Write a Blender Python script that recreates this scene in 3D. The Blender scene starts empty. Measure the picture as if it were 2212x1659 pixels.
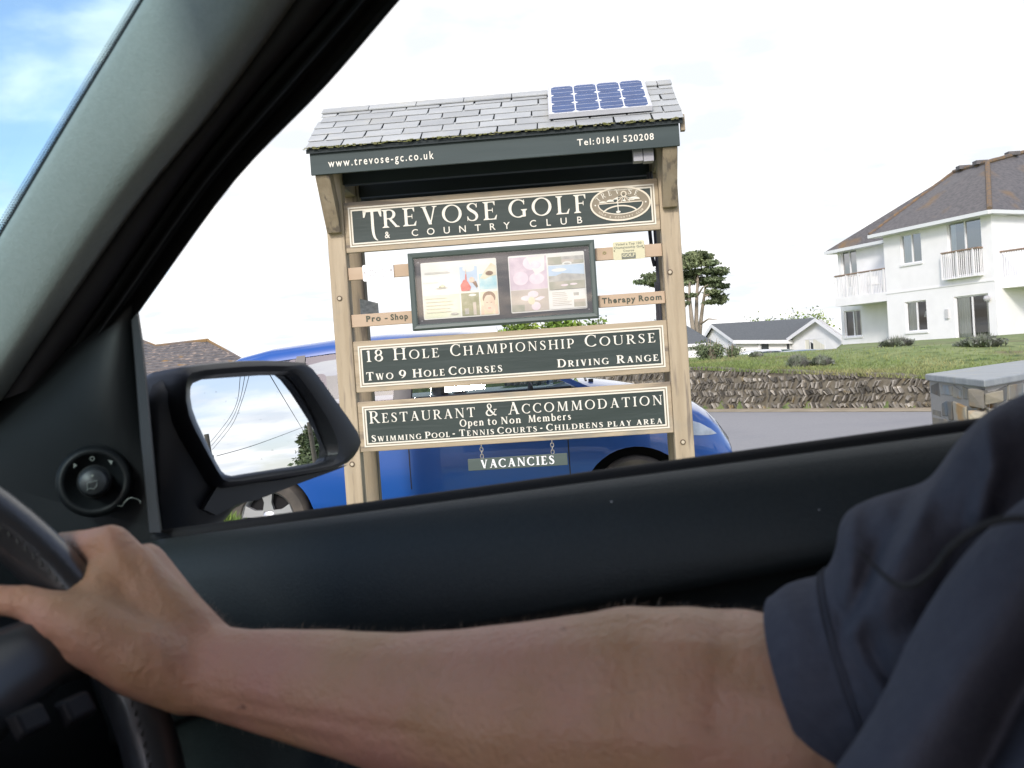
import bpy, bmesh, math, random
import numpy as np
from mathutils import Vector, Matrix
R_ = math.radians
rnd = random.Random(7)
sc = bpy.context.scene
COL = sc.collection
# ------------------------------------------------------------------ camera
H = 1.35
ROLL, PITCH, FPX = R_(3.9), R_(-1.25), 2150.6
cd = bpy.data.cameras.new('camera'); cam = bpy.data.objects.new('camera', cd); COL.objects.link(cam)
cd.lens = 35; cd.sensor_width = 36; cd.clip_start = 0.02; cd.clip_end = 5000
fw = Vector((0, math.cos(PITCH), math.sin(PITCH))); up0 = Vector((0, -math.sin(PITCH), math.cos(PITCH))); rt0 = Vector((1, 0, 0))
rt = rt0*math.cos(ROLL) - up0*math.sin(ROLL); up = up0*math.cos(ROLL) + rt0*math.sin(ROLL)
mw = Matrix((rt, up, -fw)).transposed().to_4x4(); mw.translation = (0, 0, H)
cam.matrix_world = mw
cd.dof.use_dof = True; cd.dof.focus_distance = 5.8; cd.dof.aperture_fstop = 16
sc.camera = cam
# ------------------------------------------------------------------ sky, sun, exposure
SUN_EL, SUN_ROT = R_(30), R_(196)
w = bpy.data.worlds.new('World'); sc.world = w; w.use_nodes = True
nt = w.node_tree; nt.nodes.clear()
def N(tree, t, **k):
    n = tree.nodes.new(t)
    for a, b in k.items():
        if a.startswith('i_'): n.inputs[a[2:].replace('_', ' ')].default_value = b
        else: setattr(n, a, b)
    return n
def mathn(tree, op, a, b=None, c=None, clamp=False):
    n = tree.nodes.new('ShaderNodeMath'); n.operation = op; n.use_clamp = clamp
    for i, v in enumerate((a, b, c)):
        if v is None: continue
        if isinstance(v, (int, float)): n.inputs[i].default_value = v
        else: tree.links.new(v, n.inputs[i])
    return n.outputs[0]
sky = N(nt, 'ShaderNodeTexSky', sky_type='NISHITA', sun_disc=False, sun_elevation=SUN_EL, sun_rotation=SUN_ROT, altitude=50, air_density=1.0, dust_density=1.2, ozone_density=2.0)
SKY_STR = 0.15
tc = N(nt, 'ShaderNodeTexCoord')
sep = N(nt, 'ShaderNodeSeparateXYZ'); nt.links.new(tc.outputs['Generated'], sep.inputs[0])
zz = mathn(nt, 'MAXIMUM', mathn(nt, 'ADD', sep.outputs[2], 0.12), 0.05)
cx_ = mathn(nt, 'DIVIDE', sep.outputs[0], zz); cy_ = mathn(nt, 'DIVIDE', sep.outputs[1], zz)
comb = N(nt, 'ShaderNodeCombineXYZ'); nt.links.new(cx_, comb.inputs[0]); nt.links.new(cy_, comb.inputs[1])
nz = N(nt, 'ShaderNodeTexNoise'); nz.inputs['Scale'].default_value = 1.15; nz.inputs['Detail'].default_value = 9; nz.inputs['Roughness'].default_value = 0.52; nz.inputs['Distortion'].default_value = 0.35
nt.links.new(comb.outputs[0], nz.inputs['Vector'])
# the cloud bank is thick ahead and to the right, broken to the left and behind
bias = mathn(nt, 'MULTIPLY', mathn(nt, 'ADD', sep.outputs[0], 0.345), 3.0)
bias = mathn(nt, 'MINIMUM', bias, mathn(nt, 'MULTIPLY', mathn(nt, 'SUBTRACT', 0.58, sep.outputs[0]), 3.0))
bias = mathn(nt, 'MINIMUM', bias, mathn(nt, 'MULTIPLY', mathn(nt, 'ADD', sep.outputs[1], 0.25), 2.0))
bias = mathn(nt, 'MINIMUM', mathn(nt, 'MAXIMUM', bias, -0.075), 0.5)
cl = mathn(nt, 'ADD', nz.outputs['Fac'], bias)
low = mathn(nt, 'MULTIPLY', mathn(nt, 'SUBTRACT', 0.16, sep.outputs[2], clamp=True), 1.2)
cl = mathn(nt, 'ADD', cl, low)
ramp = N(nt, 'ShaderNodeMapRange', interpolation_type='SMOOTHSTEP'); ramp.inputs['From Min'].default_value = 0.46; ramp.inputs['From Max'].default_value = 0.62
nt.links.new(cl, ramp.inputs['Value'])
nz2 = N(nt, 'ShaderNodeTexNoise'); nz2.inputs['Scale'].default_value = 2.6; nz2.inputs['Detail'].default_value = 6
nt.links.new(comb.outputs[0], nz2.inputs['Vector'])
CLOUD = 1.0
cm = N(nt, 'ShaderNodeMix', data_type='RGBA'); cm.inputs[6].default_value = (CLOUD*.59, CLOUD*.62, CLOUD*.67, 1); cm.inputs[7].default_value = (CLOUD*.86, CLOUD*.85, CLOUD*.84, 1)
sh_ = N(nt, 'ShaderNodeMapRange'); sh_.inputs['From Min'].default_value = 0.35; sh_.inputs['From Max'].default_value = 0.6
nt.links.new(nz2.outputs['Fac'], sh_.inputs['Value']); nt.links.new(sh_.outputs[0], cm.inputs[0])
sc_ = N(nt, 'ShaderNodeVectorMath', operation='SCALE'); sc_.inputs['Scale'].default_value = SKY_STR; nt.links.new(sky.outputs[0], sc_.inputs[0])
tint = N(nt, 'ShaderNodeVectorMath', operation='MULTIPLY'); tint.inputs[1].default_value = (1.06, .97, 1.04); nt.links.new(sc_.outputs[0], tint.inputs[0])
ramp.inputs['To Min'].default_value = 0.16
mx = N(nt, 'ShaderNodeMix', data_type='RGBA'); nt.links.new(ramp.outputs[0], mx.inputs[0]); nt.links.new(tint.outputs[0], mx.inputs[6]); nt.links.new(cm.outputs[2], mx.inputs[7])
bg = N(nt, 'ShaderNodeBackground'); bg.inputs['Strength'].default_value = 1.0; nt.links.new(mx.outputs[2], bg.inputs['Color'])
wo = N(nt, 'ShaderNodeOutputWorld'); nt.links.new(bg.outputs[0], wo.inputs['Surface'])
sd = bpy.data.lights.new('sun', 'SUN'); sd.energy = 1.7; sd.angle = R_(10); sd.color = (1, .95, .87)
sun = bpy.data.objects.new('sun', sd); COL.objects.link(sun)
tosun = Vector((math.sin(SUN_ROT)*math.cos(SUN_EL), math.cos(SUN_ROT)*math.cos(SUN_EL), math.sin(SUN_EL)))
sun.rotation_euler = tosun.to_track_quat('Z', 'Y').to_euler()
vs = sc.view_settings; vs.view_transform = 'Standard'; vs.look = 'None'; vs.exposure = 0.68; vs.gamma = 1
sc.render.engine = 'CYCLES'; sc.cycles.max_bounces = 10; sc.cycles.transparent_max_bounces = 16; sc.cycles.use_denoising = True
sc.cycles.sample_clamp_indirect = 6
# ------------------------------------------------------------------ reading points off the photograph's own view (2212 px wide)
def ray(px, py):
    a = (px-1106)/FPX; b = -(py-829.5)/FPX
    return fw + rt*a + up*b
CAM = Vector((0, 0, H))
def proj(w):       # where a world point falls in that view
    q = w-CAM; y = q.dot(fw); return 1106+FPX*q.dot(rt)/y, 829.5-FPX*q.dot(up)/y
def at(px, py, d):
    r = ray(px, py); return CAM + r*(d/r.y)
def on(px, py, p0, n):
    r = ray(px, py); return CAM + r*((p0-CAM).dot(n)/r.dot(n))
YAW = R_(-20); OWN = Matrix.Rotation(YAW, 4, 'Z'); OINV = OWN.inverted()
EX = (OWN @ Vector((1, 0, 0))); EY = (OWN @ Vector((0, 1, 0)))
def L(px, py, y):
    r = ray(px, py); return OINV @ (CAM + r*(y/r.dot(EY)))
def LD(px, py, d): return OINV @ at(px, py, d)
# ------------------------------------------------------------------ materials
def mat(name, col, rough=.6, metal=0., col2=None, scale=4., stretch=(1, 1, 1), lo=.35, hi=.65, bump=0., bscale=60., bstretch=(1, 1, 1), spec=.5, detail=5, isl=0., coat=0., sss=0., extra=None, trans=0., stint=None, bump2=None):
    m = bpy.data.materials.new(name); m.use_nodes = True; t = m.node_tree; p = t.nodes['Principled BSDF']
    p.inputs['Base Color'].default_value = (*col, 1); p.inputs['Roughness'].default_value = rough; p.inputs['Metallic'].default_value = metal
    p.inputs['Specular IOR Level'].default_value = spec; p.inputs['Coat Weight'].default_value = coat; p.inputs['Coat Roughness'].default_value = .03
    if sss: p.inputs['Subsurface Weight'].default_value = sss; p.inputs['Subsurface Radius'].default_value = (.012, .004, .002); p.inputs['Subsurface Scale'].default_value = 1
    if stint: p.inputs['Specular Tint'].default_value = (*stint, 1)
    tcn = t.nodes.new('ShaderNodeTexCoord')
    def noise(s, st, d):
        mp = t.nodes.new('ShaderNodeMapping'); mp.inputs['Scale'].default_value = st; t.links.new(tcn.outputs['Object'], mp.inputs[0])
        n = t.nodes.new('ShaderNodeTexNoise'); n.inputs['Scale'].default_value = s; n.inputs['Detail'].default_value = d; t.links.new(mp.outputs[0], n.inputs['Vector']); return n.outputs['Fac']
    src = None
    if col2 is not None:
        mr = t.nodes.new('ShaderNodeMapRange'); mr.inputs['From Min'].default_value = lo; mr.inputs['From Max'].default_value = hi
        t.links.new(noise(scale, stretch, detail), mr.inputs['Value'])
        mxn = t.nodes.new('ShaderNodeMix'); mxn.data_type = 'RGBA'; mxn.inputs[6].default_value = (*col, 1); mxn.inputs[7].default_value = (*col2, 1)
        t.links.new(mr.outputs[0], mxn.inputs[0]); src = mxn.outputs[2]
    if extra:       # list of (colour, scale, stretch, lo, hi): patches of a third colour
        for (c3, s3, st3, l3, h3) in extra:
            mr = t.nodes.new('ShaderNodeMapRange'); mr.inputs['From Min'].default_value = l3; mr.inputs['From Max'].default_value = h3
            t.links.new(noise(s3, st3, 4), mr.inputs['Value'])
            mxn = t.nodes.new('ShaderNodeMix'); mxn.data_type = 'RGBA'; mxn.inputs[7].default_value = (*c3, 1)
            if src: t.links.new(src, mxn.inputs[6])
            else: mxn.inputs[6].default_value = (*col, 1)
            t.links.new(mr.outputs[0], mxn.inputs[0]); src = mxn.outputs[2]
    if isl:
        g = t.nodes.new('ShaderNodeNewGeometry'); hs = t.nodes.new('ShaderNodeHueSaturation')
        mr = t.nodes.new('ShaderNodeMapRange'); mr.inputs['To Min'].default_value = 1-isl; mr.inputs['To Max'].default_value = 1+isl
        t.links.new(g.outputs['Random Per Island'], mr.inputs['Value']); t.links.new(mr.outputs[0], hs.inputs['Value'])
        if src: t.links.new(src, hs.inputs['Color'])
        else: hs.inputs['Color'].default_value = (*col, 1)
        src = hs.outputs[0]
    if src: t.links.new(src, p.inputs['Base Color'])
    if bump:
        b = t.nodes.new('ShaderNodeBump'); b.inputs['Strength'].default_value = bump; b.inputs['Distance'].default_value = .01
        t.links.new(noise(bscale, bstretch, 6), b.inputs['Height']); t.links.new(b.outputs[0], p.inputs['Normal'])
        if bump2:
            b2_ = t.nodes.new('ShaderNodeBump'); b2_.inputs['Strength'].default_value = bump2[0]; b2_.inputs['Distance'].default_value = bump2[3]; t.links.new(noise(bump2[1], bump2[2], 3), b2_.inputs['Height']); t.links.new(b2_.outputs[0], b.inputs['Normal'])
    if trans: p.inputs['Transmission Weight'].default_value = trans
    return m
def glassmat(name, tint=(.9, .95, .95), refl=1., dark=0.):
    """thin pane: mostly see-through, mirrors more at grazing angles"""
    m = bpy.data.materials.new(name); m.use_nodes = True; t = m.node_tree; t.nodes.clear()
    o = t.nodes.new('ShaderNodeOutputMaterial'); tr = t.nodes.new('ShaderNodeBsdfTransparent'); tr.inputs[0].default_value = (*tint, 1)
    gl = t.nodes.new('ShaderNodeBsdfGlossy'); gl.inputs['Roughness'].default_value = .01
    fr = t.nodes.new('ShaderNodeFresnel'); fr.inputs['IOR'].default_value = 1.5
    mu = t.nodes.new('ShaderNodeMath'); mu.operation = 'MULTIPLY_ADD'; mu.inputs[1].default_value = 1.6*refl; mu.inputs[2].default_value = dark; mu.use_clamp = True
    t.links.new(fr.outputs[0], mu.inputs[0]); mi = t.nodes.new('ShaderNodeMixShader')
    t.links.new(mu.outputs[0], mi.inputs[0]); t.links.new(tr.outputs[0], mi.inputs[1]); t.links.new(gl.outputs[0], mi.inputs[2]); t.links.new(mi.outputs[0], o.inputs[0])
    return m
# ------------------------------------------------------------------ mesh building
class MB:
    def __init__(s): s.v = []; s.f = []; s.mi = []; s.M = Matrix.Identity(4); s.cur = 0
    def pts(s, ps):
        i = len(s.v); s.v += [tuple(s.M @ Vector(p)) for p in ps]; return i
    def face(s, *idx): s.f.append(tuple(idx)); s.mi.append(s.cur)
    def poly(s, ps):
        i = s.pts(ps); s.face(*range(i, i+len(ps)))
    def box(s, lo, hi, rot=None):
        (a, b, c), (d, e, f) = lo, hi
        P = [(a, b, c), (d, b, c), (d, e, c), (a, e, c), (a, b, f), (d, b, f), (d, e, f), (a, e, f)]
        if rot:
            cen = Vector(((a+d)/2, (b+e)/2, (c+f)/2)); P = [tuple(cen + rot @ (Vector(p)-cen)) for p in P]
        i = s.pts(P)
        for q in ((0, 3, 2, 1), (4, 5, 6, 7), (0, 1, 5, 4), (1, 2, 6, 5), (2, 3, 7, 6), (3, 0, 4, 7)): s.face(*[i+k for k in q])
    def hexa(s, P):       # 8 corners: bottom 4 ring then top 4 ring
        i = s.pts(P)
        for q in ((0, 3, 2, 1), (4, 5, 6, 7), (0, 1, 5, 4), (1, 2, 6, 5), (2, 3, 7, 6), (3, 0, 4, 7)): s.face(*[i+k for k in q])
    def prism(s, P, off, cap=True):      # P: 3D loop; off: vector of extrusion
        n = len(P); i = s.pts(P); j = s.pts([Vector(p)+Vector(off) for p in P])
        for k in range(n): s.face(i+k, i+(k+1) % n, j+(k+1) % n, j+k)
        if cap: s.face(*range(i+n-1, i-1, -1)); s.face(*range(j, j+n))
    def loft(s, rings, closed=True, caps=True):
        ids = [s.pts(r) for r in rings]; n = len(rings[0])
        for a, b in zip(ids, ids[1:]):
            for k in range(n if closed else n-1):
                k2 = (k+1) % n; s.face(a+k, a+k2, b+k2, b+k)
        if caps and closed: s.face(*range(ids[0]+n-1, ids[0]-1, -1)); s.face(*range(ids[-1], ids[-1]+n))
    def tube(s, path, r, n=8, closed=False, caps=True):
        path = [Vector(p) for p in path]; rings = []; m = len(path); prev = None
        rr = r if isinstance(r, (list, tuple)) else [r]*m
        for k, p in enumerate(path):
            a = path[k-1] if (k > 0 or closed) else path[k]; b = path[(k+1) % m] if (k < m-1 or closed) else path[k]
            t = (b-a).normalized()
            if prev is None: u = t.orthogonal().normalized()
            else: u = (prev - t*prev.dot(t)).normalized()
            prev = u; v = t.cross(u)
            rings.append([p + (u*math.cos(2*math.pi*q/n) + v*math.sin(2*math.pi*q/n))*rr[k] for q in range(n)])
        if closed: rings.append(rings[0])
        s.loft(rings, True, caps and not closed)
    def lathe(s, prof, axis_o, axis, n=24, caps=False):   # prof: (r, h)
        ax = Vector(axis).normalized(); u = ax.orthogonal().normalized(); v = ax.cross(u); o = Vector(axis_o)
        s.loft([[o + ax*h + (u*math.cos(2*math.pi*q/n)+v*math.sin(2*math.pi*q/n))*r for q in range(n)] for r, h in prof], True, caps)
    def build(s, name, mats, parent=None, smooth=False, bevel=0., sub=0, angle=None):
        me = bpy.data.meshes.new(name); me.from_pydata(s.v, [], s.f)
        mats = mats if isinstance(mats, (list, tuple)) else [mats]
        for m in mats: me.materials.append(m)
        if len(mats) > 1: me.polygons.foreach_set('material_index', s.mi)
        if smooth: me.polygons.foreach_set('use_smooth', [True]*len(me.polygons))
        me.update(); o = bpy.data.objects.new(name, me); COL.objects.link(o)
        if parent: put(o, parent)
        if bevel:
            b = o.modifiers.new('bevel', 'BEVEL'); b.width = bevel; b.segments = 2; b.limit_method = 'ANGLE'; b.angle_limit = R_(35)
        if sub:
            b = o.modifiers.new('sub', 'SUBSURF'); b.levels = sub; b.render_levels = sub
        if angle is not None: smooth_by(o, angle)
        return o
def smooth_by(o, ang):
    bm = bmesh.new(); bm.from_mesh(o.data)
    for f in bm.faces: f.smooth = True
    for e in bm.edges: e.smooth = not (len(e.link_faces) == 2 and e.calc_face_angle(0) > R_(ang))
    bm.to_mesh(o.data); bm.free()
def put(o, parent):        # parent; the mesh is already written in its root's own frame
    o.parent = parent
    if parent.name in WROOT: o.matrix_parent_inverse = WROOT[parent.name]
WROOT = {}
def wroot(name, label, cat, p, group=None):   # a root whose parts are written in world coordinates
    M = T(*p); o = root(name, label, cat, M, group); WROOT[o.name] = M.inverted(); return o
def root(name, label, cat, M=None, group=None):
    o = bpy.data.objects.new(name, None); COL.objects.link(o); o.empty_display_size = .1
    if M is not None: o.matrix_basis = M
    o['label'] = label; o['category'] = cat
    if group: o['group'] = group
    return o
def tag(o, label, cat, group=None):
    o['label'] = label; o['category'] = cat
    if group: o['group'] = group
    return o
def structure(o): o['kind'] = 'structure'; return o
def stuff(o): o['kind'] = 'stuff'; return o
def baked(o):              # apply modifiers into the mesh
    dg = bpy.context.evaluated_depsgraph_get(); dg.update(); me = bpy.data.meshes.new_from_object(o.evaluated_get(dg)); o.modifiers.clear(); old = o.data; o.data = me; bpy.data.meshes.remove(old); return o
def T(x, y, z): return Matrix.Translation((x, y, z))
def lerp(a, b, t): return a+(b-a)*t
# ------------------------------------------------------------------ lettering: a hand-drawn roman alphabet (cap height 1) and the built-in sans
TH, TN = .125, .05
def catmull(P, n=6):
    P = [P[0]]+list(P)+[P[-1]]; out = []
    for i in range(1, len(P)-2):
        p0, p1, p2, p3 = P[i-1:i+3]
        for k in range(n):
            t = k/n
            out.append(tuple(.5*((2*p1[j]) + (-p0[j]+p2[j])*t + (2*p0[j]-5*p1[j]+4*p2[j]-p3[j])*t*t + (-p0[j]+3*p1[j]-3*p2[j]+p3[j])*t**3) for j in range(len(p1))))
    out.append(tuple(P[-2])); return out
def strip(P):              # P: (x, y, width)
    out = []
    for i in range(len(P)-1):
        q = []
        for k in (i, i+1):
            a = P[max(k-1, 0)]; b = P[min(k+1, len(P)-1)]; dx, dy = b[0]-a[0], b[1]-a[1]; l = math.hypot(dx, dy) or 1
            q.append((P[k][0]-dy/l*P[k][2]/2, P[k][1]+dx/l*P[k][2]/2)); q.append((P[k][0]+dy/l*P[k][2]/2, P[k][1]-dx/l*P[k][2]/2))
        out.append([q[0], q[1], q[3], q[2]])
    return [('strip', out)]
def stem(x, y0=0, y1=1, w=None, top=1, bot=1, s=.085):
    w = TH if w is None else (w*WK if WK > 1 else w)
    out = [('p', [(x-w/2, y0+.0), (x+w/2, y0), (x+w/2, y1), (x-w/2, y1)])]
    if bot: out.append(('p', [(x-w/2-s, y0), (x+w/2+s, y0), (x+w/2+s, y0+.03), (x+w/2, y0+.10), (x-w/2, y0+.10), (x-w/2-s, y0+.03)]))
    if top: out.append(('p', [(x-w/2-s, y1-.03), (x-w/2, y1-.10), (x+w/2, y1-.10), (x+w/2+s, y1-.03), (x+w/2+s, y1), (x-w/2-s, y1)]))
    return out
def bar(x0, x1, y, t=None):
    t = TN if t is None else t*WK
    return [('p', [(x0, y-t/2), (x1, y-t/2), (x1, y+t/2), (x0, y+t/2)])]
def tip(x, y, h, w=.07): return [('p', [(x-w, y), (x+.0, y), (x, y+h), (x-.02, y+h)] if h < 0 else [(x-w, y), (x-.02, y+h), (x, y+h), (x, y)])]
def ring(cx, cy, rx, ry, a0=0, a1=360, th=None, tn=None, tilt=12, n=28):
    th = TH if th is None else th*WK; tn = tn or TN
    P = []
    for k in range(n+1):
        a = R_(a0+(a1-a0)*k/n); c = abs(math.cos(a+R_(tilt)))**1.6; wd = tn+(th-tn)*c
        P.append((cx+rx*math.cos(a)*(1-wd/2/rx*.0), cy+ry*math.sin(a), wd))
    return strip(P)
def diag(x0, y0, x1, y1, w):
    w = w*WK
    return [('p', [(x0-w/2, y0), (x1-w/2, y1), (x1+w/2, y1), (x0+w/2, y0)] if y1 > y0 else [(x0-w/2, y0), (x0+w/2, y0), (x1+w/2, y1), (x1-w/2, y1)])]
def srf(x, y, up, hw=.13): return [('p', [(x-hw, y), (x+hw, y), (x+hw, y+.03), (x+.04, y+.07), (x-.04, y+.07), (x-hw, y+.03)] if up else [(x-hw, y-.03), (x-.04, y-.07), (x+.04, y-.07), (x+hw, y-.03), (x+hw, y), (x-hw, y)])]
def stroke(pts): return strip([(x, y, w*WK) for x, y, w in catmull(pts)])
G = {}
WK = 1.0
def g(c, adv, *prims): G[c] = (adv, [q for p in prims for q in p])
def alphabet():
    g('T', .80, stem(.40, top=0), bar(.04, .76, .965, .06), [('p', [(.04, .935), (.04, .74), (.07, .74), (.13, .935)]), ('p', [(.76, .935), (.67, .935), (.73, .74), (.76, .74)])])
    g('R', .78, stem(.17), bar(.2, .36, .972), bar(.2, .38, .49), ring(.36, .73, .215, .24, -90, 90), diag(.36, .5, .68, .0, .13), srf(.70, 0, 1, .10))
    g('P', .66, stem(.17), bar(.2, .36, .972), bar(.2, .36, .43), ring(.36, .70, .23, .27, -90, 90))
    g('B', .70, stem(.17), bar(.2, .34, .972), bar(.2, .36, .54), bar(.2, .36, .028), ring(.34, .755, .19, .215, -90, 90), ring(.36, .285, .235, .257, -90, 90))
    g('D', .90, stem(.17), bar(.2, .40, .972), bar(.2, .40, .028), ring(.40, .5, .37, .47, -90, 90))
    g('E', .66, stem(.17), bar(.2, .56, .972), bar(.2, .46, .52), bar(.2, .60, .028), [('p', [(.56, .95), (.47, .95), (.53, .78), (.56, .78)]), ('p', [(.46, .64), (.435, .64), (.42, .52), (.435, .40), (.46, .40)]), ('p', [(.60, .05), (.635, .25), (.61, .25), (.50, .05)])])
    g('F', .62, stem(.17), bar(.2, .56, .972), bar(.2, .46, .52), [('p', [(.56, .95), (.47, .95), (.53, .76), (.56, .76)]), ('p', [(.46, .64), (.435, .64), (.42, .52), (.435, .40), (.46, .40)])])
    g('L', .64, stem(.17), bar(.2, .57, .028), [('p', [(.57, .05), (.62, .27), (.59, .27), (.47, .05)])])
    g('V', .80, diag(.17, 1, .44, 0, .14), diag(.44, 0, .66, 1, .06), srf(.17, 1, 0), srf(.66, 1, 0, .11))
    g('O', .94, ring(.47, .5, .38, .475))
    g('C', .80, ring(.45, .5, .37, .475, 42, 318), [('p', [(.735, .97), (.715, .97), (.69, .86), (.70, .70), (.735, .70)])])
    g('G', .88, ring(.45, .5, .37, .475, 42, 300), [('p', [(.735, .97), (.715, .97), (.69, .86), (.70, .70), (.735, .70)])], stem(.71, .04, .44, None, 1, 0, .07), bar(.56, .72, .065, .07))
    g('S', .60, stroke([(.49, .80, .04), (.43, .92, .05), (.29, .97, .055), (.155, .90, .09), (.12, .76, .12), (.24, .60, .145), (.40, .46, .145), (.49, .28, .12), (.44, .10, .09), (.29, .03, .055), (.14, .09, .05), (.075, .25, .04)]), [('p', [(.51, .97), (.485, .97), (.47, .74), (.51, .74)]), ('p', [(.06, .28), (.06, .03), (.085, .03), (.10, .28)])])
    g('H', .94, stem(.18), stem(.76), bar(.22, .72, .52))
    g('I', .38, stem(.19))
    g('A', .84, diag(.16, 0, .42, 1, .06), diag(.42, 1, .69, 0, .15), bar(.24, .60, .34), srf(.14, 0, 1, .11), srf(.70, 0, 1, .12))
    g('M', 1.06, diag(.14, 0, .22, 1, .06), diag(.24, 1, .53, .04, .13), diag(.53, .04, .82, 1, .055), stem(.88, 0, 1, None, 0, 1), srf(.15, 0, 1, .11), srf(.20, 1, 0, .10), srf(.88, 1, 0, .10))
    g('N', .92, diag(.17, 0, .17, 1, .055), diag(.19, 1, .76, .0, .14), diag(.76, 0, .76, 1, .055), srf(.17, 0, 1, .11), srf(.16, 1, 0, .12), srf(.76, 1, 0, .11))
    g('U', .90, stem(.17, .30, 1, None, 1, 0), diag(.75, .30, .75, 1, .055), srf(.75, 1, 0, .11), stroke([(.17, .34, .135), (.19, .17, .12), (.30, .045, .08), (.46, .02, .055), (.64, .07, .055), (.735, .18, .055), (.75, .34, .055)]))
    g('W', 1.16, diag(.15, 1, .36, 0, .13), diag(.36, 0, .56, 1, .055), diag(.53, 1, .78, 0, .13), diag(.78, 0, .99, 1, .055), srf(.15, 1, 0), srf(.54, 1, 0, .11), srf(.99, 1, 0, .11))
    g('Y', .78, diag(.15, 1, .40, .47, .13), diag(.42, .47, .64, 1, .06), stem(.40, 0, .50, None, 0, 1), srf(.15, 1, 0, .12), srf(.64, 1, 0, .11))
    g('&', .98, stroke([(.86, .50, .05), (.78, .30, .05), (.64, .12, .06), (.44, .03, .07), (.24, .06, .11), (.13, .22, .13), (.20, .40, .09), (.40, .56, .06), (.53, .72, .09), (.50, .90, .08), (.38, .975, .05), (.26, .90, .09), (.26, .74, .11), (.38, .54, .13), (.58, .28, .14), (.78, .08, .11), (.93, .03, .06)]), bar(.72, .98, .50, .05))
    g('1', .46, stem(.24, 0, .96, None, 0, 1), [('p', [(.10, .86), (.10, .83), (.19, .86), (.19, .97)])])
    g('8', .60, ring(.30, .745, .185, .225, tilt=25), ring(.30, .27, .225, .25, tilt=25))
    g('9', .60, ring(.30, .64, .22, .32, tilt=15), stroke([(.515, .62, .12), (.49, .40, .11), (.38, .18, .08), (.20, .03, .04)]))
    g('.', .30, [('p', [(.15+.1*math.cos(a*math.pi/5), .42+.1*math.sin(a*math.pi/5)) for a in range(10)])])
    x_ = .66
    g('p', .66, stem(.15, -.30, x_, .12, 0, 1, .07), ring(.33, .33, .22, .31, -150, 150, .12), [('p', [(.03, .62), (.09, .56), (.09, .68)])])
    g('e', .58, ring(.29, .33, .215, .31, 25, 325, .12), bar(.12, .48, .39, .05))
    g('n', .68, stem(.15, 0, x_, .12, 0, 1, .06), stem(.50, 0, .42, .12, 0, 1, .06), stroke([(.18, .46, .04), (.30, .62, .06), (.42, .61, .1), (.50, .45, .12), (.50, .38, .12)]), [('p', [(.03, .62), (.09, .56), (.09, .68)])])
    g('t', .44, stem(.17, .12, .86, .12, 0, 0), bar(.03, .38, .635, .05), stroke([(.17, .16, .12), (.20, .05, .1), (.30, .02, .06), (.40, .07, .04)]))
    g('o', .64, ring(.32, .33, .235, .31, th=.12))
    g('m', 1.0, stem(.15, 0, x_, .12, 0, 1, .06), stem(.49, 0, .42, .12, 0, 1, .06), stem(.83, 0, .42, .12, 0, 1, .06), stroke([(.18, .46, .04), (.29, .62, .06), (.41, .61, .1), (.49, .45, .12), (.49, .38, .12)]), stroke([(.52, .46, .04), (.63, .62, .06), (.75, .61, .1), (.83, .45, .12), (.83, .38, .12)]), [('p', [(.03, .62), (.09, .56), (.09, .68)])])
    g('b', .66, stem(.15, 0, 1.02, .12, 0, 0), ring(.33, .33, .22, .31, -150, 150, .12), [('p', [(.03, .98), (.09, .92), (.09, 1.04)])])
    g('r', .50, stem(.15, 0, x_, .12, 0, 1, .06), stroke([(.18, .44, .04), (.26, .60, .06), (.36, .64, .09), (.43, .58, .1)]), [('p', [(.03, .62), (.09, .56), (.09, .68)])])
    g('s', .48, stroke([(.38, .54, .04), (.30, .63, .05), (.17, .61, .08), (.12, .50, .11), (.24, .36, .12), (.36, .21, .11), (.31, .06, .07), (.18, .02, .05), (.08, .12, .04)]))

TH, TN = .135, .056; alphabet(); G_REG = dict(G)
TH, TN, WK = .185, .080, 1.4; alphabet(); G_BOLD = dict(G)
def serif_run(text, small=.78, lower=False, G=None):
    """(glyph, x, scale, y) for a line; lower-case letters are small capitals unless lower=True"""
    out = []; x = 0; nat = 0
    for ch in text:
        if ch == ' ': out.append((None, .34, 1)); continue
        if ch.islower() and not lower: out.append((ch.upper(), G[ch.upper()][0]*small, small))
        else: out.append((ch, G[ch][0], 1))
    return out
def serif_text(mb, text, u0, u1, v, cap, d, depth=.004, small=.78, lower=False, bold=False):
    G = G_BOLD if bold else G_REG; run = serif_run(text, small, lower, G); W = sum(a for _, a, _ in run); n = len(run)
    gap = ((u1-u0)/cap - W)/max(n-1, 1); sx = 1.
    if gap < -.05: sx = ((u1-u0)/cap)/(W-.05*(n-1)); gap = -.05
    if gap > .16: sx = ((u1-u0)/cap)/(W+.16*(n-1)); gap = .16
    x = 0; k = 0
    for gl, adv, s in run:
        if gl:
            for kind, P in G[gl][1]:
                k += 1; eps = (k % 7)*.00012
                def put2(q): return (u0+(x+q[0]*s)*sx*cap, d-depth-eps, v+q[1]*s*cap)
                if kind == 'p': mb.prism([put2(q) for q in P][::-1], (0, depth+eps-.0005, 0))
                else:
                    for qd in P:
                        Q = [put2(q) for q in qd]; mb.poly(Q)
                        for a, b in ((0, 3), (1, 2)): mb.poly([Q[a], Q[b], (Q[b][0], d-.0005, Q[b][2]), (Q[a][0], d-.0005, Q[a][2])])
        x += adv+gap
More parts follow.
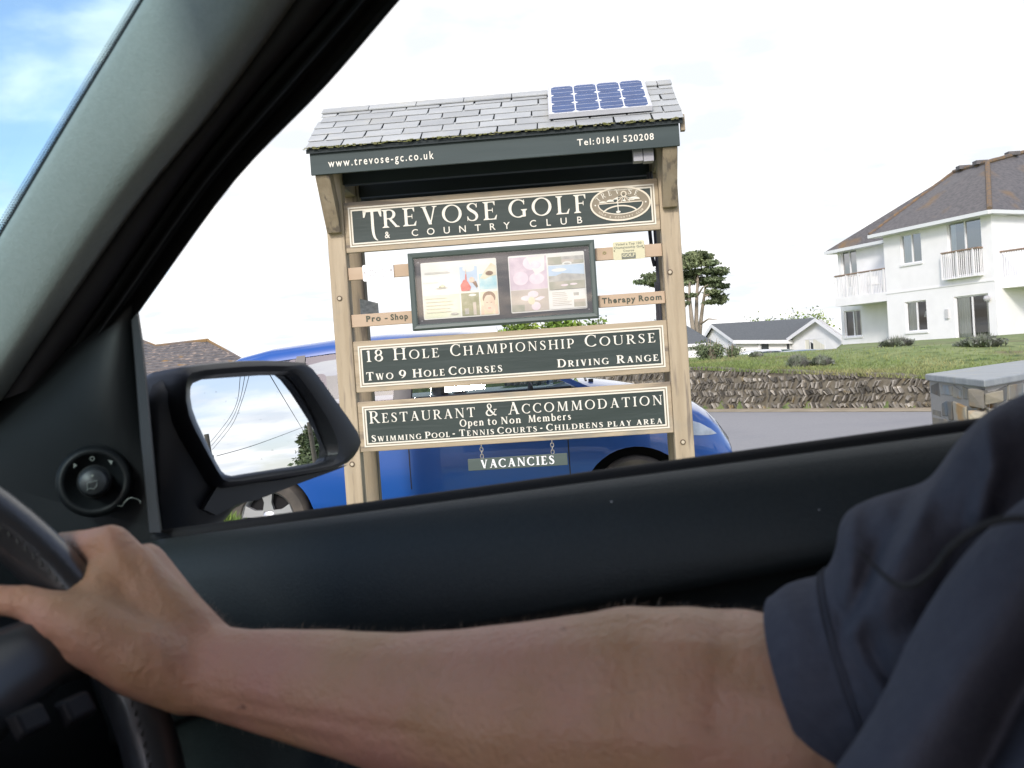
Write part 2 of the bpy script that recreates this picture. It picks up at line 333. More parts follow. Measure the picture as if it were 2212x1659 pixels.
def sans_mesh(text, spacing=1.0, fat=.0):
    cu = bpy.data.curves.new('t', 'FONT'); cu.body = text; cu.space_character = spacing; cu.offset = fat; cu.size = 1; cu.resolution_u = 3
    o = bpy.data.objects.new('t', cu); COL.objects.link(o)
    me = bpy.data.meshes.new_from_object(o.evaluated_get(bpy.context.evaluated_depsgraph_get()))
    V = [tuple(v.co) for v in me.vertices]; F = [tuple(p.vertices) for p in me.polygons]
    bpy.data.objects.remove(o); bpy.data.curves.remove(cu); bpy.data.meshes.remove(me)
    return V, F
def sans_text(mb, text, u0, u1, v, cap, d, depth=.003, spacing=1.0, fat=.012, f=None):
    V, F = sans_mesh(text, spacing, fat); xs = [p[0] for p in V]; a, b = min(xs), max(xs); sx = (u1-u0)/(b-a); sy = cap/.70
    f = f or (lambda x, y: (x, d-depth, y))
    i = mb.pts([f(u0+(p[0]-a)*sx, v+p[1]*sy) for p in V])
    for q in F: mb.face(*[i+k for k in q])
def sans_on(mb, text, org, ex, ey, width, cap, spacing=1.0, fat=.012):      # free placement in 3D, centred
    V, F = sans_mesh(text, spacing, fat); xs = [p[0] for p in V]; a, b = min(xs), max(xs); sx = width/(b-a); sy = cap/.70
    org, ex, ey = Vector(org), Vector(ex), Vector(ey)
    i = mb.pts([org+ex*((p[0]-a)*sx-width/2)+ey*(p[1]*sy) for p in V])
    for q in F: mb.face(*[i+k for k in q])
# ================================================================== SETTING
W0, W1 = Vector((4.0, 22.5, 0)), Vector((7.45, 18.0, 0))       # foot of the stone hedge
wd = (W1-W0).normalized(); wn = Vector((-wd.y, wd.x, 0))
if wn.y < 0: wn = -wn                                             # towards the lawn
def wall_top(s): return min(1.0, max(.52, .95 - .065*s))         # s metres along from W0
def ss(a, b, x): t = min(1, max(0, (x-a)/(b-a))); return t*t*(3-2*t)
def gz(x, y):
    q = Vector((x, y, 0))-W0; s = q.dot(wd); t = q.dot(wn)
    # bank and lawn behind the hedge, falling away to the far left
    top = wall_top(s); lawn = lerp(1.12, .72, ss(2, 9, s))
    z = ss(.12, .42, t)*(top-.02) + ss(.4, 4.5, t)*(lawn-top)
    fall = ss(8, 24, t)*ss(.335, .305, x/max(y, 1))
    z = lerp(z, -.75, fall)
    z -= ss(-1.2, -.7, t)*ss(.4, .2, t)*.06
    far = ss(120, 400, y); z = lerp(z, -1.0, far)
    left = ss(-2, -12, x)*ss(14, 34, y); z = lerp(z, -.9, left)
    near = ss(2.0, 3.2, y)*ss(14, 8.6, y)*ss(4.2, 3.0, x); z += -.03*near
    if y < 9 and -3.6 < x < -.6: z += .47*math.exp(-((x+1.98)/.36)**2-((y-6.45)/.42)**2)
    return z
def axis(lo, hi, dense_lo, dense_hi, step, grow):
    a = [dense_lo]
    while a[-1] < dense_hi: a.append(a[-1]+step)
    s = step
    while a[-1] < hi: s *= grow; a.append(a[-1]+s)
    s = step
    while a[0] > lo: s *= grow; a.insert(0, a[0]-s)
    return a
xs = axis(-900, 900, -4, 26, .35, 1.16); ys = axis(-400, 1600, 1, 52, .35, 1.16)
mb = MB(); mb.v = [(x, y, gz(x, y)) for y in ys for x in xs]; nx = len(xs)
mb.f = [(j*nx+i, j*nx+i+1, (j+1)*nx+i+1, (j+1)*nx+i) for j in range(len(ys)-1) for i in range(nx-1)]; mb.mi = [0]*len(mb.f)
M_lawn = mat('grass_ground', (.16, .215, .065), .95, col2=(.225, .26, .10), scale=1.3, extra=[((.17, .13, .07), .55, (1, 1, 1), .56, .74), ((.05, .09, .022), 3.5, (1, 1, 1), .5, .7)], bump=.5, bscale=25)
structure(mb.build('ground', M_lawn, smooth=True))
# road: the drive in front of the hedge, a sheet just over the ground
M_asph = mat('asphalt', (.255, .25, .25), .9, col2=(.29, .285, .285), scale=30, bump=.3, bscale=140, extra=[((.22, .22, .23), .35, (1, 1, 1), .5, .8)])
mb = MB()
def road_pt(s, t): p = W0+wd*s+wn*t; return (p.x, p.y, max(gz(p.x, p.y), 0 if t > -2 else -1)+.012)
SS = [-60+2*k for k in range(60)]; TT = [-.78, -1.1, -2, -3, -4.5, -6, -7.5, -9]
for s0, s1 in zip(SS, SS[1:]):
    for t0, t1 in zip(TT, TT[1:]): mb.poly([road_pt(s0, t1), road_pt(s1, t1), road_pt(s1, t0), road_pt(s0, t0)])
structure(mb.build('road', M_asph, smooth=True))
mb = MB()
for s0, s1 in zip(SS, SS[1:]):
    for t0, t1 in ((-.80, -.35), (-.35, .03)):
        mb.poly([Vector(road_pt(s0, t0))+Vector((0, 0, .006)), Vector(road_pt(s1, t0))+Vector((0, 0, .006)), Vector(road_pt(s1, t1))+Vector((0, 0, .012)), Vector(road_pt(s0, t1))+Vector((0, 0, .012))])
structure(mb.build('road_verge', mat('verge_dirt', (.40, .335, .24), .95, col2=(.30, .25, .17), scale=3, bump=.5, bscale=40)))
# the road our own car stands on
M_asph2 = M_asph
mb = MB(); mb.box((-60, -6, -.2), (60, 3.0, .012)); structure(mb.build('lane', M_asph2))
# ---------------- stone hedge: courses of thin slates set on edge, leaning one way then the other
M_stone = mat('hedge_stone', (.23, .215, .185), .9, col2=(.14, .128, .105), scale=9, isl=.6, bump=.6, bscale=60, extra=[((.20, .15, .06), 5, (1, 1, 1), .60, .74)])
M_mortar = mat('hedge_earth', (.125, .11, .08), .95, col2=(.18, .16, .12), scale=12, bump=.6, bscale=50)
mb = MB(); S0, S1 = -7.0, 12.0; K = 40
front, back = [], []
for k in range(K+1):
    s = lerp(S0, S1, k/K); a = W0+wd*s; b = a+wn*.55; z0, z1 = gz(a.x-.3, a.y-.3)-.3, wall_top(s)+.02*math.sin(s*3)
    front.append((s, a, b, z0, z1))
for (s, a, b, z0, z1), (s2, a2, b2, y0, y1) in zip(front, front[1:]):
    P = lambda q, z: (q.x, q.y, z)
    mb.poly([P(a, z0), P(a2, y0), P(a2+wn*.08, y1), P(a+wn*.08, z1)]); mb.poly([P(a+wn*.08, z1), P(a2+wn*.08, y1), P(b2, y1), P(b, z1)]); mb.poly([P(b, z0), P(b, z1), P(b2, y1), P(b2, y0)])
wall = wroot('stone_hedge', 'low dry stone hedge of slates laid in herringbone courses under the grassy bank', 'stone wall', (W0.x, W0.y, 0))
mb.build('earth_core', M_mortar, wall)
M_fleck = mat('pale_hedge_stone', (.44, .41, .35), .85, col2=(.32, .295, .25), scale=9, isl=.35)
mb = MB(); r2 = random.Random(3); base = Vector((0, 0, 1))
ncourse = 7
for c in range(ncourse):
    s = S0
    while s < S1:
        th = r2.choice((.010, .014, .018, .022, .028, .042)); pitch = th*1.25+r2.uniform(.004, .045); s += pitch
        ch = .12; zc = .07+c*.142+r2.uniform(-.025, .025)
        if zc > wall_top(s)-.02: continue
        a = W0+wd*s; ln = r2.uniform(.10, .165); lean = (1 if c % 2 else -1)*R_(r2.uniform(14, 50)); prot = r2.uniform(.0, .045)
        if r2.random() < .2: continue
        if r2.random() < .2: lean *= r2.uniform(-.5, .6); ln *= .8
        if r2.random() < .10: ln *= .55; th *= 1.8
        o = a - wn*(.02+prot) + wn*.08*(zc/1.0) + Vector((0, 0, zc)); ax = (base*math.cos(lean)+wd*math.sin(lean)); sd_ = wd*math.cos(lean)-base*math.sin(lean)
        p = []
        for e in (-1, 1):
            for (q1, q2) in ((-1, 0), (1, 0), (1, 1), (-1, 1)):
                p.append(o + ax*(e*ln/2*(1-.15*r2.random())) + sd_*(q1*th/2*(1-.25*r2.random())) + wn*(q2*.14-prot*.3*r2.random()))
        mb.cur = 1 if r2.random() < .16 else 0; mb.hexa(p)
# grass-root stones tumbled on top
mb.build('herringbone_stones', [M_stone, M_fleck], wall, bevel=.006)
# ---------------- grass on bank and verge (uncountable)
def blades(name, pts, h, wdt, m, seed=1, lean=.5):
    r3 = random.Random(seed); mbg = MB()
    for (x, y, z, sc_l) in pts:
        a = r3.uniform(0, 6.283); hh = h*sc_l*r3.uniform(.5, 1.3); dx, dy = math.cos(a), math.sin(a); lx, ly = r3.uniform(-lean, lean)*hh, r3.uniform(-lean, lean)*hh
        i = len(mbg.v); mbg.v += [(x-dx*wdt, y-dy*wdt, z-.02), (x+dx*wdt, y+dy*wdt, z-.02), (x+lx*.5+dx*wdt*.6, y+ly*.5+dy*wdt*.6, z+hh*.6), (x+lx, y+ly, z+hh)]; mbg.face(i, i+1, i+2, i+3)
    o = mbg.build(name, m); stuff(o); return o
M_blade = mat('grass_blade', (.165, .22, .065), .85, isl=.35, col2=(.28, .27, .12), scale=.8, lo=.45, hi=.7)
pts = []; r4 = random.Random(5)
for k in range(30000):
    s = r4.uniform(-7, 12); t = .12+abs(r4.gauss(0, 1.6)); p = W0+wd*s+wn*t; lift = 1 if t < .6 else .5
    pts.append((p.x, p.y, gz(p.x, p.y), lift*(1.5 if r4.random() < .02 else 1)))
for k in range(1500):
    s = r4.uniform(-7, 12); p = W0+wd*s+wn*.02; pts.append((p.x, p.y, wall_top(s)-.02, 1.0))
blades('bank_grass', pts, .10, .009, M_blade, 2, .9)
pts = []
for k in range(9000):
    x, y = (r4.uniform(-3.6, -1.0), r4.uniform(4.6, 7.0)) if k % 2 else (r4.gauss(-1.95, .3), r4.gauss(6.4, .3)); pts.append((x, y, gz(x, y), 1))
blades('verge_grass', pts, .085, .004, mat('verge_blade', (.10, .20, .03), .8, isl=.5, col2=(.17, .24, .05), scale=3), 4)
# ---------------- stone pier with slate coping
M_slab = mat('slate_coping', (.34, .36, .355), .6, col2=(.27, .29, .295), scale=3, stretch=(1, 4, 1), bump=.2, bscale=30, extra=[((.38, .35, .25), 4, (1, 1, 1), .6, .75)])
M_rub = mat('rubble_stone', (.30, .27, .20), .85, col2=(.20, .19, .17), scale=5, isl=.45, bump=.7, bscale=25, extra=[((.30, .19, .08), 3, (1, 1, 1), .56, .68), ((.20, .24, .26), 2.3, (1, 1, 1), .55, .65)])
pc, pl, pr = Vector((3.79, 8.0, 0)), Vector((4.15, 10.0, 0)), Vector((6.2, 10.5, 0))
pr = pc+(pr-pc).normalized()*4.2
pier = wroot('boundary_pier', 'rubble stone wall end with a thick slate coping beside the drive', 'stone wall', (3.79, 8.0, 0))
def inset(d, z):    # quad plan of the wall, grown by d
    a = (pl-pc).normalized(); b = (pr-pc).normalized(); q = [pc-a*d-b*d, pr+b*d-a*d, pr+(pl-pc)+b*d+a*d, pl+a*d-b*d]
    return [(v.x, v.y, z) for v in q]
mb = MB(); mb.loft([inset(0, .885), inset(0, .95)]); mb.build('coping', M_slab, pier, bevel=.012)
mb = MB(); mb.loft([inset(-.075, -.1), inset(-.06, .884)]); mb.build('mortar_core', mat('pier_mortar', (.34, .325, .29), .95, bump=.6, bscale=30), pier)
mb = MB(); r5 = random.Random(8)
for (a, b) in ((pl, pc), (pc, pr)):
    d = (b-a).normalized(); ln = (b-a).length; nrm = Vector((d.y, -d.x, 0)); z = .0
    while z < .87:
        hh = r5.uniform(.13, .30); hh = min(hh, .875-z); s = .03
        while s < ln-.08:
            l = r5.uniform(.16, .55); l = min(l, ln-.04-s); g_ = r5.uniform(.012, .03)
            A = a+d*(s+g_)+nrm*-.06; B = a+d*(s+l-g_)+nrm*-.06; o1 = -nrm*(-.02-r5.uniform(0, .03)); jj = lambda: Vector((0, 0, r5.uniform(-.03, .03)))+d*r5.uniform(-.025, .025)
            z0, z1 = Vector((0, 0, z+g_)), Vector((0, 0, z+hh-g_)); bk = -nrm*.10
            mb.hexa([A+z0+bk+jj(), B+z0+bk+jj(), B+z0+o1+jj(), A+z0+o1+jj(), A+z1+bk+jj(), B+z1+bk+jj(), B+z1+o1+jj(), A+z1+o1+jj()]); s += l
        z += hh
mb.build('rubble_stones', M_rub, pier, bevel=.012)
# ---------------- foliage
def leafcloud(mbx, cen, rad, n, size, seed, shell=.45, flat=.0):
    r6 = np.random.default_rng(seed); d = r6.normal(size=(n, 3)); d /= np.linalg.norm(d, axis=1)[:, None]
    rr = (shell+(1-shell)*r6.random(n))[:, None]; P = np.array(cen)+d*rr*np.array(rad)*(1+.12*r6.normal(size=(n, 1)))
    a = r6.normal(size=(n, 3)); a[:, 2] *= (1-flat); a /= np.linalg.norm(a, axis=1)[:, None]; b = np.cross(a, r6.normal(size=(n, 3))); b /= np.linalg.norm(b, axis=1)[:, None]
    s = size*(.5+r6.random(n))[:, None]
    for p, u, v, k in zip(P, a, b, s):
        i = len(mbx.v); u = u*k; v = v*k*.45
        mbx.v += [tuple(p-u), tuple(p+v), tuple(p+u), tuple(p-v)]; mbx.face(i, i+1, i+2, i+3)
M_bush = mat('bush_leaf', (.10, .14, .065), .8, isl=.5, col2=(.18, .21, .11), scale=2)
M_bushg = mat('lavender_leaf', (.11, .145, .085), .85, isl=.5, col2=(.19, .20, .17), scale=5)
M_hedge = mat('hedge_leaf', (.14, .23, .03), .8, isl=.5, col2=(.24, .30, .05), scale=.6, lo=.4, hi=.6, extra=[((.05, .09, .02), .9, (1, 1, 1), .52, .62)])
M_pine = mat('pine_needle', (.10, .14, .07), .85, isl=.55, col2=(.18, .21, .10), scale=.5)
M_bark = mat('bark', (.36, .31, .24), .9, col2=(.22, .18, .14), scale=2, stretch=(3, 3, .5), bump=.5, bscale=10)
def shrub(name, label, cat, px, py, d, wpx, hpx, m, seed, n=900, stems=True, group=None):
    c = at(px, py, d); wm = wpx*d/FPX/2; hm = hpx*d/FPX; z0 = gz(c.x, c.y)
    r = root(name, label, cat, T(c.x, c.y, z0-.05), group); mbx = MB(); rs = random.Random(seed); zt = c.z-z0+.05
    for k in range(5):
        f = rs.uniform(.45, .8); ox = rs.uniform(-.55, .55)*wm; leafcloud(mbx, (ox, rs.uniform(-.4, .4)*wm, zt*.45), (wm*f, wm*f, max(zt*.55, hm*.4)*rs.uniform(.75, 1.05)), n//5, max(.03, min(.13, wm*(.10 if m is not M_bushg else .06))), seed*10+k, .25)
    mbx.build('foliage', m, r)
    if stems:
        mbx = MB()
        for k in range(9):
            a = rs.uniform(0, 6.28); q = rs.uniform(.2, .7)*wm; mbx.tube([(math.cos(a)*q*.2, math.sin(a)*q*.2, -.05), (math.cos(a)*q, math.sin(a)*q, zt*rs.uniform(.7, 1.05))], [.02, .006], 5)
        mbx.build('stem', M_bark, r)
    return r
BG = 'shrubs on the grassy bank'
M_spike = mat('lavender_stalk', (.15, .185, .12), .85, isl=.5, col2=(.24, .23, .22), scale=3)
def spiky(label, px, py, d, wpx, hpx, seed, n=900):      # lavender: a fan of thin stalks over a low cushion
    c = at(px, py, d); wm = wpx*d/FPX/2; z0 = gz(c.x, c.y); hm = max(c.z-z0, hpx*d/FPX*.8); r = root('lavender_bush', label, 'shrub', T(c.x, c.y, z0-.03), BG); q = random.Random(seed); mbx = MB()
    for k in range(n):
        a = q.uniform(0, 6.283); f = math.sqrt(q.random()); bx, by = math.cos(a)*f*wm*.6, math.sin(a)*f*wm*.6; hh = hm*q.uniform(.45, 1.1)*(1.05-.55*f*f); tx, ty = bx+math.cos(a)*f*wm*.45+q.gauss(0, .03), by+math.sin(a)*f*wm*.45+q.gauss(0, .03); w_ = q.uniform(.005, .012); u, v = math.cos(a+1.57)*w_, math.sin(a+1.57)*w_
        i = len(mbx.v); mbx.v += [(bx-u, by-v, 0), (bx+u, by+v, 0), ((bx+tx)/2+u, (by+ty)/2+v, hh*.55), ((bx+tx)/2-u, (by+ty)/2-v, hh*.55), (tx, ty, hh)]; mbx.face(i, i+1, i+2, i+3); mbx.face(i+3, i+2, i+4)
    mbx.build('stalks', M_spike, r); mbx = MB(); leafcloud(mbx, (0, 0, hm*.3), (wm*.85, wm*.85, hm*.42), 900, .05, seed, .1); mbx.build('foliage', M_bushg, r)
shrub('bank_shrub', 'tallest dark green rounded shrub on the bank beside the right sign post', 'shrub', 1534, 733, 26, 66, 36, M_bush, 1, group=BG, n=1400)
shrub('bank_shrub', 'small rounded green shrub just right of the tallest shrub on the bank', 'shrub', 1579, 743, 26, 42, 28, M_bush, 2, group=BG)
spiky('faint grey green tuft at the brow of the bank in front of the bungalow wall', 1633, 756, 25, 30, 20, 3, 500)
spiky('grey green lavender bush below the blue grey parked cars', 1722, 758, 21.5, 56, 34, 4)
spiky('grey green lavender bush below the left corner of the white apartments', 1774, 761, 21.5, 54, 32, 5)
spiky('low grey green bush on the lawn in front of the white apartment corner', 1936, 747, 24, 84, 34, 6)
spiky('widest grey green bush on the lawn below the sliding patio door', 2118, 733, 22, 120, 40, 7)
H_ = 'hedge shrubs behind the sign'
shrub('tall_shrub', 'sunlit yellow green hedge shrub below the middle of the poster case', 'shrub', 1105, 686, 44, 130, 40, M_hedge, 11, 6000, group=H_)
shrub('tall_shrub', 'bright yellow green hedge shrub below the right half of the poster case', 'shrub', 1205, 680, 44, 140, 40, M_hedge, 12, 6000, group=H_)
shrub('tall_shrub', 'dark topped green hedge shrub below the right corner of the poster case', 'shrub', 1290, 684, 46, 90, 40, M_hedge, 13, 5000, group=H_)
shrub('tall_shrub', 'small green shrub top showing left of the right sign post above the course board', 'shrub', 1415, 676, 52, 46, 40, M_bush, 14, 1400, group=H_)
shrub('tall_shrub', 'yellow green shrub top peeping over the left half of the bungalow roof ridge', 'shrub', 1668, 671, 92, 120, 30, M_hedge, 15, 5000, group=H_)
shrub('tall_shrub', 'yellow green shrub top peeping over the bungalow gable peak', 'shrub', 1750, 667, 92, 120, 30, M_hedge, 16, 5000, group=H_)
# ---------------- wind-shaped pine
def tree_from(name, label, cat, base, limbs, clumps, m, leaf, seed, trunk_r, group=None):
    """limbs: lists of points with radii; clumps: (centre, radii, count)"""
    r = root(name, label, cat, T(*base), group); b = Vector(base); mbx = MB()
    for P, rr in limbs: mbx.tube([Vector(p)-b for p in P], rr, 7)
    mbx.build('trunk', M_bark, r, smooth=True); mbx = MB()
    for k, (c, rad, n) in enumerate(clumps): leafcloud(mbx, Vector(c)-b, rad, n, leaf, seed+k, .15, .3)
    mbx.build('crown', m, r); return r
DT = 88
def tp(x, y, dd=0): return at(x, y, DT+dd)
r7 = random.Random(21)
base = at(1506, 765, DT); base.z = gz(base.x, base.y)
limbs = []
for k, (bx, pth) in enumerate((( -3, [(1501, 735), (1494, 690), (1490, 650), (1489, 610)]), (2, [(1506, 735), (1504, 690), (1505, 640), (1508, 590)]), (6, [(1510, 735), (1513, 700), (1518, 660), (1524, 620), (1528, 590)]))):
    limbs.append(([base+Vector((bx*.035, 0, 0))]+[tp(x, y, k-1) for x, y in pth], [.30, .22, .19, .15, .10][:len(pth)+1]+([.08] if len(pth) > 4 else [])))
for a, b_ in (((1514, 700), (1548, 690)), ((1522, 640), (1555, 640)), ((1490, 640), (1440, 628)), ((1490, 650), (1400, 618)), ((1506, 640), (1530, 615)), ((1509, 620), (1490, 575)), ((1524, 620), (1560, 600))):
    p, q = tp(*a), tp(*b_, r7.uniform(-2, 2)); limbs.append(([p, p.lerp(q, .5)+Vector((0, 0, .25)), q], [.10, .07, .03]))
clumps = []
def clump(x, y, wpx, hpx, n): 
    k = DT/FPX
    for q in range(3):
        clumps.append((tp(x+r7.uniform(-.35, .35)*wpx, y+r7.uniform(-.25, .25)*hpx, r7.uniform(-1.5, 1.5)), (wpx*k*.40, wpx*k*.40, hpx*k*.36), int(n*.46)))
for a in ((1514, 548, 40, 16, 500), (1496, 556, 40, 18, 500), (1512, 556, 46, 20, 700), (1500, 572, 50, 20, 700), (1530, 566, 40, 18, 500), (1535, 585, 56, 22, 800), (1500, 590, 56, 20, 700), (1545, 603, 50, 18, 600), (1520, 607, 50, 18, 500), (1487, 606, 36, 20, 400), (1555, 618, 42, 16, 500), (1540, 631, 40, 14, 350), (1552, 640, 30, 14, 300), (1540, 652, 44, 14, 400), (1556, 650, 24, 12, 200), (1487, 640, 28, 12, 250), (1484, 656, 20, 10, 160), (1396, 610, 34, 14, 400), (1410, 598, 36, 18, 500), (1404, 606, 40, 15, 500), (1428, 602, 40, 20, 500), (1450, 590, 50, 22, 600), (1470, 570, 40, 22, 500), (1462, 612, 50, 18, 400), (1418, 615, 40, 10, 250), (1486, 720, 14, 8, 80), (1490, 742, 26, 12, 200)):
    clump(*a)
tree_from('pine_tree', 'tall windswept pine with bare pale trunks rising right of the sign', 'tree', base, limbs, clumps, M_pine, .18, 50, .05)
# ================================================================== BUILDINGS
M_white = mat('white_render', (.86, .855, .85), .85, col2=(.81, .805, .80), scale=1.5, bump=.15, bscale=50)
M_frame = mat('white_upvc', (.78, .78, .78), .4)
M_roof = mat('house_slate', (.092, .088, .088), .7, col2=(.145, .134, .132), scale=6, stretch=(1, 1, 2), bump=.5, bscale=20, extra=[((.22, .135, .055), .6, (1, 1, 1), .56, .74)])
M_lich = mat('lichen_tile', (.22, .14, .07), .9, col2=(.12, .105, .095), scale=6, bump=.4, bscale=30)
M_gutter = mat('gutter_white', (.72, .74, .74), .5)
M_pane = glassmat('window_pane', (.93, .95, .95), 1.0, .03)
M_pane_up = glassmat('upper_window_pane', (.75, .84, .92), 1.2, .30)  # bluish tint and extra mirroring stand in for reflected sky
M_curt = mat('curtain', (.80, .77, .66), .9, col2=(.66, .64, .54), scale=14, stretch=(1, 1, .02))
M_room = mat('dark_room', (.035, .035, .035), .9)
M_rail = mat('balcony_rail_wood', (.25, .18, .13), .6)
M_rgrey = mat('bungalow_roof', (.085, .095, .10), .75, col2=(.12, .13, .135), scale=8, stretch=(1, 1, 3), bump=.3, bscale=30)
class Face:
    """a vertical wall plane: origin o, direction e (left to right as seen from outside)"""
    def __init__(s, o, e): s.o = Vector((o[0], o[1], 0)); s.e = Vector((e[0], e[1], 0)).normalized(); s.n = Vector((s.e.y, -s.e.x, 0))
    def P(s, u, z, d=0): return s.o + s.e*u + s.n*d + Vector((0, 0, z))
    def uv(s, px, py): q = on(px, py, s.o, s.n); return (q-s.o).dot(s.e), q.z
    def rect(s, pl_, pt, pr_, pb): a = s.uv(pl_, (pt+pb)/2)[0]; b = s.uv(pr_, (pt+pb)/2)[0]; m = (pl_+pr_)/2; return a, b, s.uv(m, pb)[1], s.uv(m, pt)[1]
def wall_holes(mb, F, u0, u1, z0, z1, holes, rev=.14):
    us = sorted({u0, u1, *[h[0] for h in holes], *[h[1] for h in holes]}); zs = sorted({z0, z1, *[h[2] for h in holes], *[h[3] for h in holes]})
    for a, b in zip(us, us[1:]):
        for c, d in zip(zs, zs[1:]):
            m, n = (a+b)/2, (c+d)/2
            if any(h[0] < m < h[1] and h[2] < n < h[3] for h in holes): continue
            mb.poly([F.P(a, c), F.P(b, c), F.P(b, d), F.P(a, d)])
    for (a, b, c, d) in holes:
        for p, q in (((a, c), (b, c)), ((b, c), (b, d)), ((b, d), (a, d)), ((a, d), (a, c))): mb.poly([F.P(*p), F.P(*q), F.P(*q, -rev), F.P(*p, -rev)])
def window(F, r, parent, name='window', split=.5, curt=((0, .3), (.8, 1)), sill=True, rev=.10, pane=None):
    a, b, c, d = r; mb = MB(); t = .055
    def bx(u0, u1, z0, z1, d0, d1): mb.hexa([F.P(u0, z0, d0), F.P(u1, z0, d0), F.P(u1, z0, d1), F.P(u0, z0, d1), F.P(u0, z1, d0), F.P(u1, z1, d0), F.P(u1, z1, d1), F.P(u0, z1, d1)])
    bx(a, a+t, c, d, -rev-.05, -rev+.02); bx(b-t, b, c, d, -rev-.05, -rev+.02); bx(a+t, b-t, c, c+t, -rev-.05, -rev+.02); bx(a+t, b-t, d-t, d, -rev-.05, -rev+.02)
    if split: m = lerp(a, b, split); bx(m-t*.7, m+t*.7, c+t, d-t, -rev-.05, -rev+.025)
    w_ = mb.build(name, M_frame, parent)
    mb = MB(); mb.poly([F.P(a+t, c+t, -rev-.01), F.P(b-t, c+t, -rev-.01), F.P(b-t, d-t, -rev-.01), F.P(a+t, d-t, -rev-.01)]); put(mb.build('pane', pane or M_pane), w_)
    mb = MB()
    for (p, q) in curt:
        u0, u1 = lerp(a, b, p), lerp(a, b, q); n = max(3, int((u1-u0)/.06))
        for k in range(n):
            x0, x1 = lerp(u0, u1, k/n), lerp(u0, u1, (k+1)/n); d0, d1 = (-rev-.04-.03*(k % 2), -rev-.04-.03*((k+1) % 2))
            mb.poly([F.P(x0, c+.02, d0), F.P(x1, c+.02, d1), F.P(x1, d-.02, d1), F.P(x0, d-.02, d0)])
    if curt: put(mb.build('curtain', M_curt), w_)
    if sill: mb = MB(); bx(a-.06, b+.06, c-.09, c-.002, -.12, .06); put(mb.build('sill', M_frame), w_)
    return w_
# ---------------- two-storey white apartments
A = at(1922, 757, 46); B = at(2157, 745, 40); A.z = B.z = 0
apt = wroot('apartment_house', 'white two-storey apartment house with lichened slate roof and balconies', 'house', (A.x, A.y, .6))
mdir = (B-A).normalized(); inn = Vector((-mdir.y, mdir.x, 0))
if inn.x < 0: inn = -inn
ZG, ZE = .60, 6.05
F1 = Face(A, mdir); len1 = (B-A).length
if F1.n.dot(inn) > 0: F1.n = -F1.n
q = Vector((.86, .50, 0)).normalized(); F2 = Face(B, q)
if F2.n.y > 0: F2.n = -F2.n
FW = Face(A+inn*1.6, mdir)
if FW.n.dot(inn) > 0: FW.n = -FW.n
wl = FW.uv(1818, 700)[0]
h1 = [F1.rect(1945, 504, 1990, 569), F1.rect(2047, 474, 2121, 603-8), F1.rect(1956, 650, 2002, 716), F1.rect(2063, 637, 2137, 741)]
hW = [FW.rect(1812, 541, 1850, 580), FW.rect(1824, 670, 1861, 727)]
hW[0] = (wl+.25, FW.uv(1850, 560)[0], hW[0][2]-1.0, hW[0][3])
mb = MB()
wall_holes(mb, F1, 0, len1, ZG, ZE, h1); wall_holes(mb, F2, 0, 9, ZG, ZE, []); wall_holes(mb, FW, wl, .0, ZG, ZE-.15, hW)
for (P0, P1) in ((F1.P(0, 0), A+inn*1.6), (FW.P(wl, 0), FW.P(wl, 0)+inn*7), (F2.P(9, 0), F2.P(9, 0)+Vector((-3, 9, 0)))):
    mb.poly([(P0.x, P0.y, ZG), (P1.x, P1.y, ZG), (P1.x, P1.y, ZE), (P0.x, P0.y, ZE)])
bk0, bk1 = FW.P(wl, 0)+inn*7, F2.P(9, 0)+Vector((-3, 9, 0)); mb.poly([(bk0.x, bk0.y, ZG), (bk1.x, bk1.y, ZG), (bk1.x, bk1.y, ZE), (bk0.x, bk0.y, ZE)])
wallo = mb.build('wall', M_white, apt)
# dark rooms behind the glass
for F, hs in ((F1, h1), (FW, hW)):
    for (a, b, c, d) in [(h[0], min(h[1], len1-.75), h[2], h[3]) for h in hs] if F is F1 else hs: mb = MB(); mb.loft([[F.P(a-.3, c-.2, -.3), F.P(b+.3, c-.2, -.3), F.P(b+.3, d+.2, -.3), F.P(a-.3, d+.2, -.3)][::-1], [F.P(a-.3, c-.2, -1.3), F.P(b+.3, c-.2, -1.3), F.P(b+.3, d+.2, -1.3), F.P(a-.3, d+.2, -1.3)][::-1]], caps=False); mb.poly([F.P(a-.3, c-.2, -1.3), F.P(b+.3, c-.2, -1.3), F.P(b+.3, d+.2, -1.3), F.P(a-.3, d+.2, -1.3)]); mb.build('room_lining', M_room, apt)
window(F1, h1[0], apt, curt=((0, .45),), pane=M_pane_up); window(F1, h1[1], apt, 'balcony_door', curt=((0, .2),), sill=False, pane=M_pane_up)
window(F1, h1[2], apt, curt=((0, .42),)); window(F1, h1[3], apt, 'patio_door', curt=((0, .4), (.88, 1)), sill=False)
window(FW, hW[0], apt, 'balcony_door', curt=(), sill=False, pane=M_pane_up); window(FW, hW[1], apt, curt=((.45, .6), (.8, 1)))
